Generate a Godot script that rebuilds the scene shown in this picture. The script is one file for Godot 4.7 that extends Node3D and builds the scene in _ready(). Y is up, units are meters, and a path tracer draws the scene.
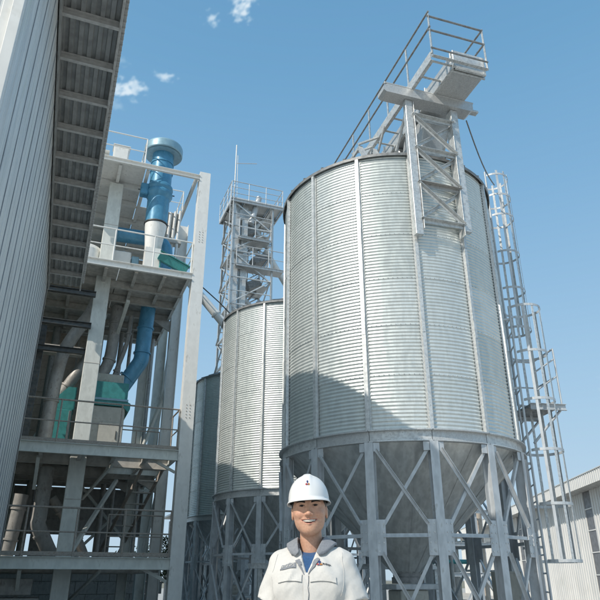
extends Node3D
# A man in a white hard hat in front of a row of steel grain silos, beside a process tower and a sheet metal warehouse.

const YAW_YARD := 21.0      # degrees: left warehouse and process tower
const YAW_ROW := 17.8       # degrees: the row of silos
const SUN_BEARING := 43.0   # degrees: where the light travels to
const SUN_HEIGHT := 42.0

var M := {}
var taken := {}
var rng := RandomNumberGenerator.new()
var O := Vector3.ZERO       # base of the thing being built, in the yard frame

# ------------------------------------------------------------------ mesh collecting
class MB:
	var v := PackedVector3Array()
	var n := PackedVector3Array()
	var c := PackedColorArray()
	var col := Color(1, 1, 1)
	var uses_col := false
	func tri(a: Vector3, b: Vector3, d: Vector3, na: Vector3, nb: Vector3, nd: Vector3) -> void:
		if (b - a).cross(d - a).dot(na + nb + nd) > 0.0:
			v.append(a); v.append(d); v.append(b); n.append(na); n.append(nd); n.append(nb)
		else:
			v.append(a); v.append(b); v.append(d); n.append(na); n.append(nb); n.append(nd)
		c.append(col); c.append(col); c.append(col)
	func quad(a: Vector3, b: Vector3, d: Vector3, e: Vector3, nn: Vector3) -> void:
		tri(a, b, d, nn, nn, nn); tri(a, d, e, nn, nn, nn)
	func quads(a: Vector3, b: Vector3, d: Vector3, e: Vector3, na: Vector3, nb: Vector3, nd: Vector3, ne: Vector3) -> void:
		tri(a, b, d, na, nb, nd); tri(a, d, e, na, nd, ne)
	# a box with chamfered edges
	func box(ctr: Vector3, size: Vector3, bs := Basis(), ch := 0.006) -> void:
		var h := size * 0.5
		ch = minf(ch, minf(h.x, minf(h.y, h.z)) * 0.5)
		var g := Vector3(h.x - ch, h.y - ch, h.z - ch)
		for ax in 3:
			var u := (ax + 1) % 3
			var w := (ax + 2) % 3
			for s in [-1.0, 1.0]:
				var p: Array[Vector3] = []
				for q in [[-1, -1], [1, -1], [1, 1], [-1, 1]]:
					var t := Vector3.ZERO
					t[ax] = h[ax] * s; t[u] = g[u] * q[0]; t[w] = g[w] * q[1]
					p.append(ctr + bs * t)
				var nn := Vector3.ZERO
				nn[ax] = s
				quad(p[0], p[1], p[2], p[3], bs * nn)
			for su in [-1.0, 1.0]:
				for sw in [-1.0, 1.0]:
					var e: Array[Vector3] = []
					for k in [[-1.0, 0], [1.0, 0], [1.0, 1], [-1.0, 1]]:
						var t2 := Vector3.ZERO
						t2[ax] = g[ax] * k[0]
						t2[u] = (h[u] if k[1] == 0 else g[u]) * su
						t2[w] = (g[w] if k[1] == 0 else h[w]) * sw
						e.append(ctr + bs * t2)
					var n2 := Vector3.ZERO
					n2[u] = su; n2[w] = sw
					quad(e[0], e[1], e[2], e[3], (bs * n2).normalized())
		for sx in [-1.0, 1.0]:
			for sy in [-1.0, 1.0]:
				for sz in [-1.0, 1.0]:
					var nn3 := (bs * Vector3(sx, sy, sz)).normalized()
					tri(ctr + bs * Vector3(h.x * sx, g.y * sy, g.z * sz), ctr + bs * Vector3(g.x * sx, h.y * sy, g.z * sz), ctr + bs * Vector3(g.x * sx, g.y * sy, h.z * sz), nn3, nn3, nn3)
	# a polygon extruded from a to b; poly y runs along up
	func ext(poly: PackedVector2Array, a: Vector3, b: Vector3, up := Vector3.UP, caps := true) -> void:
		var d := (b - a).normalized()
		if absf(d.dot(up)) > 0.98: up = Vector3(0, 0, 1) if absf(d.z) < 0.9 else Vector3(1, 0, 0)
		var y := (up - d * up.dot(d)).normalized()
		var x := d.cross(y)
		if Geometry2D.is_polygon_clockwise(poly):
			poly = poly.duplicate(); poly.reverse()
		var m := poly.size()
		for i in m:
			var p := poly[i]
			var q := poly[(i + 1) % m]
			var e := q - p
			var nn := (x * e.y - y * e.x).normalized()
			quad(a + x * p.x + y * p.y, a + x * q.x + y * q.y, b + x * q.x + y * q.y, b + x * p.x + y * p.y, nn)
		if caps:
			var t := Geometry2D.triangulate_polygon(poly)
			for i in range(0, t.size(), 3):
				var f: Array[Vector3] = []
				for k in 3: f.append(x * poly[t[i + k]].x + y * poly[t[i + k]].y)
				tri(a + f[0], a + f[1], a + f[2], -d, -d, -d)
				tri(b + f[0], b + f[1], b + f[2], d, d, d)
	func tube(a: Vector3, b: Vector3, r0: float, r1: float, m := 12, caps := true) -> void:
		var d := (b - a).normalized()
		var u := (Vector3.UP if absf(d.y) < 0.9 else Vector3.RIGHT)
		var x := d.cross(u).normalized()
		var y := d.cross(x)
		for i in m:
			var t0 := TAU * i / m
			var t1 := TAU * (i + 1) / m
			var n0 := x * cos(t0) + y * sin(t0)
			var n1 := x * cos(t1) + y * sin(t1)
			quads(a + n0 * r0, a + n1 * r0, b + n1 * r1, b + n0 * r1, n0, n1, n1, n0)
			if caps:
				tri(a, a + n0 * r0, a + n1 * r0, -d, -d, -d)
				tri(b, b + n0 * r1, b + n1 * r1, d, d, d)
	# a round bar swept along points
	func sweep(pts: Array, r: float, m := 10, closed := false) -> void:
		var k := pts.size()
		var fr := []
		var last := Vector3.ZERO
		for i in k:
			var p: Vector3 = pts[i]
			var d: Vector3
			if closed: d = pts[(i + 1) % k] - pts[(i + k - 1) % k]
			else: d = pts[mini(i + 1, k - 1)] - pts[maxi(i - 1, 0)]
			d = d.normalized()
			var x: Vector3
			if last == Vector3.ZERO:
				x = d.cross(Vector3.UP if absf(d.y) < 0.9 else Vector3.RIGHT).normalized()
			else:
				x = (last - d * last.dot(d)).normalized()
			last = x
			fr.append([p, x, d.cross(x)])
		for i in (k if closed else k - 1):
			var f: Array = fr[i]
			var g: Array = fr[(i + 1) % k]
			for j in m:
				var t0 := TAU * j / m
				var t1 := TAU * (j + 1) / m
				var a0: Vector3 = f[1] * cos(t0) + f[2] * sin(t0)
				var a1: Vector3 = f[1] * cos(t1) + f[2] * sin(t1)
				var b0: Vector3 = g[1] * cos(t0) + g[2] * sin(t0)
				var b1: Vector3 = g[1] * cos(t1) + g[2] * sin(t1)
				quads(f[0] + a0 * r, f[0] + a1 * r, g[0] + b1 * r, g[0] + b0 * r, a0, a1, b1, b0)
		if not closed:
			for e in [0, k - 1]:
				var f2: Array = fr[e]
				var dd: Vector3 = f2[1].cross(f2[2]) * (-1.0 if e == 0 else 1.0)
				for j in m:
					var t0 := TAU * j / m
					var t1 := TAU * (j + 1) / m
					tri(f2[0], f2[0] + (f2[1] * cos(t0) + f2[2] * sin(t0)) * r, f2[0] + (f2[1] * cos(t1) + f2[2] * sin(t1)) * r, dd, dd, dd)
	# a profile [radius, height] turned round a vertical axis; each segment flat along the profile
	func lathe(prof: Array, ctr: Vector3, m := 32, a0 := 0.0, a1 := TAU) -> void:
		for i in prof.size() - 1:
			var p: Array = prof[i]
			var q: Array = prof[i + 1]
			var dr: float = q[0] - p[0]
			var dy: float = q[1] - p[1]
			var nr := Vector2(dy, -dr).normalized()
			for j in m:
				var t0 := a0 + (a1 - a0) * j / m
				var t1 := a0 + (a1 - a0) * (j + 1) / m
				var d0 := Vector3(sin(t0), 0, cos(t0))
				var d1 := Vector3(sin(t1), 0, cos(t1))
				var n0 := d0 * nr.x + Vector3.UP * nr.y
				var n1 := d1 * nr.x + Vector3.UP * nr.y
				var up := Vector3.UP
				if p[0] > 1e-5: tri(ctr + d0 * p[0] + up * p[1], ctr + d1 * p[0] + up * p[1], ctr + d1 * q[0] + up * q[1], n0, n1, n1)
				if q[0] > 1e-5: tri(ctr + d0 * p[0] + up * p[1], ctr + d1 * q[0] + up * q[1], ctr + d0 * q[0] + up * q[1], n0, n1, n0)
	func mesh() -> ArrayMesh:
		var arr := []
		arr.resize(Mesh.ARRAY_MAX)
		arr[Mesh.ARRAY_VERTEX] = v
		arr[Mesh.ARRAY_NORMAL] = n
		if uses_col: arr[Mesh.ARRAY_COLOR] = c
		var m := ArrayMesh.new()
		m.add_surface_from_arrays(Mesh.PRIMITIVE_TRIANGLES, arr)
		return m

# ------------------------------------------------------------------ things and parts
func numbered(called: String) -> String:
	if not taken.has(called):
		taken[called] = 0
		return called
	taken[called] += 1
	return "%s_%03d" % [called, taken[called]]

func tag(o: Node, label: String, category: String, group := "") -> void:
	o.set_meta("label", label); o.set_meta("category", category)
	if group != "": o.set_meta("group", group)

func thing(called: String, label: String, category: String, pos := Vector3.ZERO, yaw := 0.0, group := "") -> Node3D:
	var o := Node3D.new()
	o.name = numbered(called); add_child(o)
	o.position = pos; o.rotation_degrees.y = yaw
	tag(o, label, category, group)
	return o

# a thing that stands in the yard frame: p to the right of the camera line, s ahead of it
func yard_thing(called: String, label: String, category: String, p: float, s: float, h := 0.0, group := "") -> Node3D:
	O = Vector3(p, h, -s)
	return thing(called, label, category, O.rotated(Vector3.UP, deg_to_rad(YAW_YARD)), YAW_YARD, group)

func L(p: float, s: float, h: float) -> Vector3:
	return Vector3(p, h, -s) - O

func part(par: Node, called: String, m: Material, b: MB) -> MeshInstance3D:
	return part_mesh(par, called, m, b.mesh())

func part_mesh(par: Node, called: String, m: Material, mesh: Mesh, xf := Transform3D()) -> MeshInstance3D:
	var o := MeshInstance3D.new()
	o.name = called; o.mesh = mesh; o.material_override = m; o.transform = xf
	par.add_child(o, true)
	return o

func structure(called: String, m: Material, b: MB) -> MeshInstance3D:
	var o := part(self, called, m, b)
	o.set_meta("kind", "structure")
	return o

func bar(par: Node, called: String, m: Material, poly: PackedVector2Array, a: Vector3, b: Vector3, up := Vector3.UP) -> MeshInstance3D:
	var k := MB.new()
	k.ext(poly, a, b, up)
	return part(par, called, m, k)

func pipe(par: Node, called: String, m: Material, a: Vector3, b: Vector3, r: float, seg := 10) -> MeshInstance3D:
	var k := MB.new()
	k.tube(a, b, r, r, seg)
	return part(par, called, m, k)

func block(par: Node, called: String, m: Material, ctr: Vector3, size: Vector3, ch := 0.01, bs := Basis()) -> MeshInstance3D:
	var k := MB.new()
	k.box(ctr, size, bs, ch)
	return part(par, called, m, k)

func PB(w: float, d: float, ch := 0.004) -> PackedVector2Array:
	var x := w * 0.5
	var y := d * 0.5
	return PackedVector2Array([Vector2(-x + ch, -y), Vector2(x - ch, -y), Vector2(x, -y + ch), Vector2(x, y - ch), Vector2(x - ch, y), Vector2(-x + ch, y), Vector2(-x, y - ch), Vector2(-x, -y + ch)])

func PH(w: float, d: float, tf := 0.014, tw := 0.01) -> PackedVector2Array:
	var x := w * 0.5
	var y := d * 0.5
	var k := tw * 0.5
	return PackedVector2Array([Vector2(-x, -y), Vector2(x, -y), Vector2(x, -y + tf), Vector2(k, -y + tf), Vector2(k, y - tf), Vector2(x, y - tf), Vector2(x, y), Vector2(-x, y), Vector2(-x, y - tf), Vector2(-k, y - tf), Vector2(-k, -y + tf), Vector2(-x, -y + tf)])

func PL(w: float, t := 0.007) -> PackedVector2Array:
	return PackedVector2Array([Vector2(0, 0), Vector2(w, 0), Vector2(w, t), Vector2(t, t), Vector2(t, w), Vector2(0, w)])

# channel: web along y at x = 0, flanges towards +x
func PC(d: float, w: float, t := 0.009) -> PackedVector2Array:
	var y := d * 0.5
	return PackedVector2Array([Vector2(0, -y), Vector2(w, -y), Vector2(w, -y + t), Vector2(t, -y + t), Vector2(t, y - t), Vector2(w, y - t), Vector2(w, y), Vector2(0, y)])

# hat section standing on y = 0
func PHat(w: float, d: float, lip := 0.018, t := 0.005) -> PackedVector2Array:
	var x := w * 0.5
	return PackedVector2Array([Vector2(-x - lip, 0), Vector2(-x, 0), Vector2(-x * 0.8, d - t), Vector2(x * 0.8, d - t), Vector2(x, 0), Vector2(x + lip, 0), Vector2(x + lip, t), Vector2(x + t, t), Vector2(x * 0.8 + t, d), Vector2(-x * 0.8 - t, d), Vector2(-x - t, t), Vector2(-x - lip, t)])

# a handrail along points at deck level
func railing(par: Node, pts: Array, m: Material, high := 1.1, step := 1.1, r := 0.021, mids := 1, kick := true) -> void:
	for i in pts.size() - 1:
		var a: Vector3 = pts[i]
		var b: Vector3 = pts[i + 1]
		var cnt := maxi(1, int(round((b - a).length() / step)))
		for k in (cnt + 1 if i == pts.size() - 2 else cnt):
			var p := a.lerp(b, float(k) / cnt)
			pipe(par, "rail_post", m, p, p + Vector3.UP * (high - 0.001), r, 8)
		pipe(par, "top_rail", m, a + Vector3.UP * high, b + Vector3.UP * high, r * 1.08, 8)
		for j in mids:
			var hh := high * float(j + 1) / (mids + 1)
			pipe(par, "mid_rail", m, a + Vector3.UP * hh, b + Vector3.UP * hh, r * 0.85, 8)
		if kick:
			bar(par, "kick_plate", m, PB(0.006, 0.1, 0.001), a + Vector3.UP * 0.07, b + Vector3.UP * 0.07)

# ------------------------------------------------------------------ materials
func lin(r: float, g: float, b: float) -> Color:
	return Color(r, g, b).linear_to_srgb()

func noise_tex(cols: Array, offs: Array, freq: float, sd: int, kind := 0, oct := 4, size := 512, warp := 0.0) -> NoiseTexture2D:
	var f := FastNoiseLite.new()
	f.seed = sd
	f.frequency = freq
	f.noise_type = FastNoiseLite.TYPE_CELLULAR if kind == 1 else FastNoiseLite.TYPE_SIMPLEX_SMOOTH
	if kind == 1:
		f.cellular_return_type = FastNoiseLite.RETURN_CELL_VALUE
		f.fractal_type = FastNoiseLite.FRACTAL_NONE
	else:
		f.fractal_type = FastNoiseLite.FRACTAL_FBM
		f.fractal_octaves = oct
	if warp > 0.0:
		f.domain_warp_enabled = true
		f.domain_warp_amplitude = warp
		f.domain_warp_frequency = freq
	var g := Gradient.new()
	g.offsets = PackedFloat32Array(offs)
	g.colors = PackedColorArray(cols)
	var t := NoiseTexture2D.new()
	t.width = size; t.height = size; t.seamless = true; t.noise = f; t.color_ramp = g
	return t

# a surface with a base colour (linear), patches round it, and patchy gloss; scale is texture repeats per metre
func mat(key: String, c: Vector3, rough: float, metal := 0.0, vary := 0.12, scale := Vector3(0.5, 0.5, 0.5), sd := 1, dirt := Vector3(-1, 0, 0), dirt_from := 0.72, kind := 0) -> StandardMaterial3D:
	var m := StandardMaterial3D.new()
	m.metallic = metal
	var d := c if dirt.x < 0.0 else dirt
	var cols := [lin(c.x * (1 - vary), c.y * (1 - vary), c.z * (1 - vary)), lin(c.x, c.y, c.z), lin(c.x * (1 + vary * 0.7), c.y * (1 + vary * 0.7), c.z * (1 + vary * 0.7)), lin(d.x, d.y, d.z)]
	m.albedo_texture = noise_tex(cols, [0.25, 0.5, dirt_from, 0.92 if dirt.x >= 0.0 else 1.0], 0.012 if kind == 0 else 0.09, sd, kind)
	m.uv1_triplanar = true; m.uv1_world_triplanar = true
	m.uv1_scale = scale
	m.roughness = 1.0
	m.roughness_texture = noise_tex([Color(rough * 0.8, rough * 0.8, rough * 0.8), Color(minf(1, rough * 1.2), minf(1, rough * 1.2), minf(1, rough * 1.2))], [0.3, 0.7], 0.02, sd + 7, 0, 4, 256)
	M[key] = m
	return m

func make_materials() -> void:
	mat("sheet_a", Vector3(0.675, 0.71, 0.69), 0.40, 0.5, 0.09, Vector3(1.3, 0.5, 1.3), 11, Vector3(0.62, 0.645, 0.62), 0.66)
	mat("sheet_b", Vector3(0.63, 0.67, 0.65), 0.42, 0.5, 0.09, Vector3(1.1, 0.4, 1.1), 12, Vector3(0.59, 0.62, 0.59), 0.66)
	mat("sheet_c", Vector3(0.70, 0.735, 0.715), 0.37, 0.5, 0.08, Vector3(1.4, 0.4, 1.4), 13, Vector3(0.66, 0.685, 0.66), 0.7)
	mat("zinc", Vector3(0.62, 0.635, 0.63), 0.45, 0.45, 0.2, Vector3(1.6, 1.6, 1.6), 14, Vector3(0.46, 0.465, 0.45), 0.68)
	mat("zinc_cone", Vector3(0.61, 0.625, 0.61), 0.42, 0.45, 0.22, Vector3(0.9, 0.35, 0.9), 15, Vector3(0.50, 0.515, 0.49), 0.66)
	mat("zinc_dark", Vector3(0.27, 0.275, 0.275), 0.55, 0.4, 0.25, Vector3(1.2, 1.2, 1.2), 16)
	mat("leg_paint", Vector3(0.55, 0.58, 0.60), 0.5, 0.2, 0.14, Vector3(1.2, 0.5, 1.2), 17, Vector3(0.42, 0.43, 0.42), 0.74)
	mat("spangle", Vector3(0.56, 0.57, 0.565), 0.45, 0.45, 0.12, Vector3(1.5, 1.5, 1.5), 18, Vector3(-1, 0, 0), 0.7, 1)
	mat("house_sheet", Vector3(0.66, 0.675, 0.665), 0.42, 0.1, 0.09, Vector3(1.0, 0.12, 1.0), 21, Vector3(0.57, 0.59, 0.555), 0.68)
	mat("house_sheet_b", Vector3(0.68, 0.69, 0.675), 0.42, 0.1, 0.09, Vector3(0.8, 0.1, 0.8), 22, Vector3(0.60, 0.625, 0.575), 0.62)
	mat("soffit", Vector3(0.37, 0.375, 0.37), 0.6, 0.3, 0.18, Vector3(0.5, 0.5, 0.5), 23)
	mat("bracket", Vector3(0.55, 0.545, 0.53), 0.6, 0.1, 0.14, Vector3(1, 1, 1), 24)
	mat("frame_paint", Vector3(0.69, 0.70, 0.655), 0.5, 0.0, 0.10, Vector3(0.7, 0.3, 0.7), 31, Vector3(0.56, 0.57, 0.52), 0.7)
	mat("white_paint", Vector3(0.78, 0.775, 0.745), 0.45, 0.0, 0.06, Vector3(0.7, 0.35, 0.7), 32, Vector3(0.58, 0.56, 0.52), 0.74)
	mat("deck_paint", Vector3(0.55, 0.53, 0.49), 0.65, 0.0, 0.16, Vector3(0.6, 0.6, 0.6), 33, Vector3(0.42, 0.38, 0.33), 0.68)
	mat("warm_beige", Vector3(0.55, 0.47, 0.39), 0.7, 0.0, 0.14, Vector3(0.6, 0.4, 0.6), 34, Vector3(0.40, 0.33, 0.27), 0.66)  # beige takes in the warm bounce on the back decks' undersides
	mat("rail_paint", Vector3(0.36, 0.32, 0.28), 0.55, 0.0, 0.2, Vector3(1.5, 1.5, 1.5), 35, Vector3(0.24, 0.18, 0.14), 0.62)
	mat("blue_paint", Vector3(0.09, 0.29, 0.45), 0.33, 0.1, 0.14, Vector3(0.9, 0.5, 0.9), 36, Vector3(0.13, 0.31, 0.43), 0.7)
	mat("teal_paint", Vector3(0.05, 0.26, 0.255), 0.4, 0.05, 0.16, Vector3(0.9, 0.6, 0.9), 38, Vector3(0.06, 0.2, 0.19), 0.7)
	mat("cap_paint", Vector3(0.26, 0.42, 0.50), 0.4, 0.2, 0.1, Vector3(1, 1, 1), 39)
	mat("pipe_grey", Vector3(0.40, 0.39, 0.37), 0.55, 0.2, 0.16, Vector3(1, 0.5, 1), 40, Vector3(0.22, 0.2, 0.18), 0.68)
	mat("beige", Vector3(0.50, 0.49, 0.44), 0.55, 0.0, 0.1, Vector3(0.8, 0.5, 0.8), 41, Vector3(0.38, 0.35, 0.3), 0.7)
	mat("dark_steel", Vector3(0.09, 0.095, 0.095), 0.55, 0.3, 0.25, Vector3(1, 1, 1), 42, Vector3(0.14, 0.11, 0.08), 0.7)
	mat("far_wall", Vector3(0.66, 0.655, 0.63), 0.55, 0.0, 0.07, Vector3(0.4, 0.06, 0.4), 43, Vector3(0.55, 0.54, 0.5), 0.7)
	mat("far_wall_b", Vector3(0.62, 0.62, 0.60), 0.55, 0.0, 0.07, Vector3(0.4, 0.06, 0.4), 44, Vector3(0.5, 0.5, 0.47), 0.7)
	mat("green_wall", Vector3(0.03, 0.12, 0.095), 0.55, 0.0, 0.15, Vector3(0.4, 0.1, 0.4), 49)
	mat("joint_gap_shade", Vector3(0.27, 0.30, 0.33), 0.7, 0.0, 0.2, Vector3(1, 0.4, 1), 50)  # dark tone stands for shade in the wall sheet joints
	mat("louver", Vector3(0.17, 0.17, 0.175), 0.5, 0.1, 0.12, Vector3(0.5, 0.5, 0.5), 45)
	mat("concrete", Vector3(0.44, 0.42, 0.385), 0.9, 0.0, 0.16, Vector3(0.16, 0.16, 0.16), 46, Vector3(0.32, 0.30, 0.27), 0.64)
	mat("bark", Vector3(0.13, 0.095, 0.07), 0.95, 0.0, 0.35, Vector3(2, 0.6, 2), 47)
	mat("soil", Vector3(0.27, 0.24, 0.19), 0.95, 0.0, 0.25, Vector3(0.1, 0.1, 0.1), 48, Vector3(0.07, 0.1, 0.035), 0.5)
	var lf := StandardMaterial3D.new()
	lf.vertex_color_use_as_albedo = true; lf.roughness = 0.6
	lf.backlight_enabled = true; lf.backlight = Color(0.12, 0.16, 0.05)
	M["leaf"] = lf
	var gl := StandardMaterial3D.new()
	gl.albedo_color = Color(0.03, 0.035, 0.04); gl.roughness = 0.08; gl.metallic_specular = 0.6
	M["dark_glass"] = gl

# ------------------------------------------------------------------ sky
func make_sky() -> Sky:
	var w := 4096
	var h := 2048
	var img := Image.create(w, h, false, Image.FORMAT_RGB8)
	var stops := [[-90.0, Color(0.45, 0.44, 0.42)], [-1.0, Color(0.62, 0.64, 0.66)], [0.0, Color(0.76, 0.84, 0.90)], [6.0, Color(0.735, 0.835, 0.915)], [13.0, Color(0.675, 0.805, 0.91)], [22.0, Color(0.60, 0.755, 0.885)], [32.0, Color(0.52, 0.70, 0.85)], [44.0, Color(0.445, 0.645, 0.805)], [56.0, Color(0.40, 0.60, 0.77)], [90.0, Color(0.33, 0.52, 0.70)]]
	for y in h:
		var el := 90.0 - (y + 0.5) * 180.0 / h
		var c := Color()
		for i in stops.size() - 1:
			if el >= stops[i][0] and el <= stops[i + 1][0]:
				var t: float = (el - stops[i][0]) / (stops[i + 1][0] - stops[i][0])
				c = (stops[i][1] as Color).lerp(stops[i + 1][1], t)
		c = Color(c.r * 0.945, c.g * 0.955, c.b * 0.955)
		# glow added to the unseen sky towards the sun (behind the camera), lifting the shade
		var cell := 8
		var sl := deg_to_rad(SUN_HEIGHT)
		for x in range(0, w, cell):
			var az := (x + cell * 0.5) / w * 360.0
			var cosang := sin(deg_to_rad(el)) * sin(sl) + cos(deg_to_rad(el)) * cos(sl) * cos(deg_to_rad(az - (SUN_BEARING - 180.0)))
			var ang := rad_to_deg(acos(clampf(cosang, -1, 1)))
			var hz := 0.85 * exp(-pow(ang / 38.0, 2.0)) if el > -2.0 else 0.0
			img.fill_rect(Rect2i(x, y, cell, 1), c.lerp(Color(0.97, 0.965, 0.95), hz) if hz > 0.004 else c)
	# small fair weather clouds: bearing, height, half width, half height (degrees), strength
	var nz := FastNoiseLite.new()
	nz.seed = 5; nz.frequency = 0.32; nz.fractal_octaves = 4; nz.fractal_gain = 0.42
	var puffs := [[-19.6, 40.9, 1.25, 0.75, 0.95], [-18.6, 41.3, 0.8, 0.5, 0.7], [-15.6, 42.5, 0.85, 0.35, 0.8], [-7.3, 48.5, 0.8, 0.9, 0.95], [-7.1, 49.6, 0.9, 0.8, 0.9], [-10.9, 47.6, 0.6, 0.5, 0.75], [-21.4, 42.9, 1.1, 0.35, 0.25], [-20.6, 39.5, 1.1, 0.4, 0.25], [27.3, 14.6, 1.2, 0.8, 0.3],
		[70, 35, 9, 3, 0.8], [118, 28, 12, 3, 0.8], [-75, 45, 7, 3, 0.7], [160, 40, 10, 4, 0.8], [-140, 30, 11, 3, 0.8], [-110, 55, 6, 3, 0.7]]
	for q in puffs:
		var cx: float = fposmod(q[0] / 360.0, 1.0) * w   # the panorama begins at -z
		var cy: float = (90.0 - q[1]) / 180.0 * h
		var st := 1.0 / cos(deg_to_rad(q[1]))
		var rx: float = q[2] * st * w / 360.0 * 1.6
		var ry: float = q[3] * h / 180.0 * 1.6
		var z: float = 1.0 if q[2] < 5.0 else 3.0
		for y in range(maxi(0, int(cy - ry)), mini(h - 1, int(cy + ry))):
			for x in range(int(cx - rx), int(cx + rx)):
				var bx := (x - cx) / rx
				var by := (y - cy) / ry
				var d := 1.0 - sqrt(bx * bx + by * by)
				if d <= 0.0: continue
				var el2 := 90.0 - (y + 0.5) * 180.0 / h
				var az := float(x) / w * 360.0
				var v := d * 1.5 + nz.get_noise_2d((az * 0.7 + el2 * 0.5) * 4.0 / st / z, (el2 - az * 0.35) * 4.6 / z) * 0.95 - 0.30
				v = clampf(v * 0.8, 0.0, 1.0)
				v = v * v * (3 - 2 * v) * q[4]
				if v > 0.003:
					var xx := posmod(x, w)
					img.set_pixel(xx, y, img.get_pixel(xx, y).lerp(Color(0.89, 0.925, 0.95), v * 0.9))
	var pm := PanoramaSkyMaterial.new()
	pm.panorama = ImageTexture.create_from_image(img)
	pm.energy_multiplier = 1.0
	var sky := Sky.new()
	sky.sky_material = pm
	return sky

# ------------------------------------------------------------------ silos
const SR := 2.19            # wall radius
const BAYS := 14
const TIERS := 6
const TIER_H := 0.875
const RING_LO := 3.33
const WALL_LO := 3.53
const WALL_HI := 8.78

func rad(t: float) -> Vector3:
	return Vector3(sin(t), 0, cos(t))

func wall_sheet_mesh() -> ArrayMesh:
	var b := MB.new()
	var half := TAU / BAYS * 0.5 + 0.004
	var per := 6
	var rows := 14 * per
	var segs := 6
	for i in rows:
		var y0 := TIER_H * i / rows
		var y1 := TIER_H * (i + 1) / rows
		var w := TAU / (TIER_H / 14.0)
		var r0 := SR + 0.0068 * sin(w * y0)
		var r1 := SR + 0.0068 * sin(w * y1)
		var s0 := -0.0068 * w * cos(w * y0)
		var s1 := -0.0068 * w * cos(w * y1)
		for j in segs:
			var t0 := -half + 2 * half * j / segs
			var t1 := -half + 2 * half * (j + 1) / segs
			var d0 := rad(t0)
			var d1 := rad(t1)
			b.quads(d0 * r0 + Vector3.UP * y0, d1 * r0 + Vector3.UP * y0, d1 * r1 + Vector3.UP * y1, d0 * r1 + Vector3.UP * y1,
				(d0 + Vector3.UP * s0).normalized(), (d1 + Vector3.UP * s0).normalized(), (d1 + Vector3.UP * s1).normalized(), (d0 + Vector3.UP * s1).normalized())
	return b.mesh()

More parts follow.
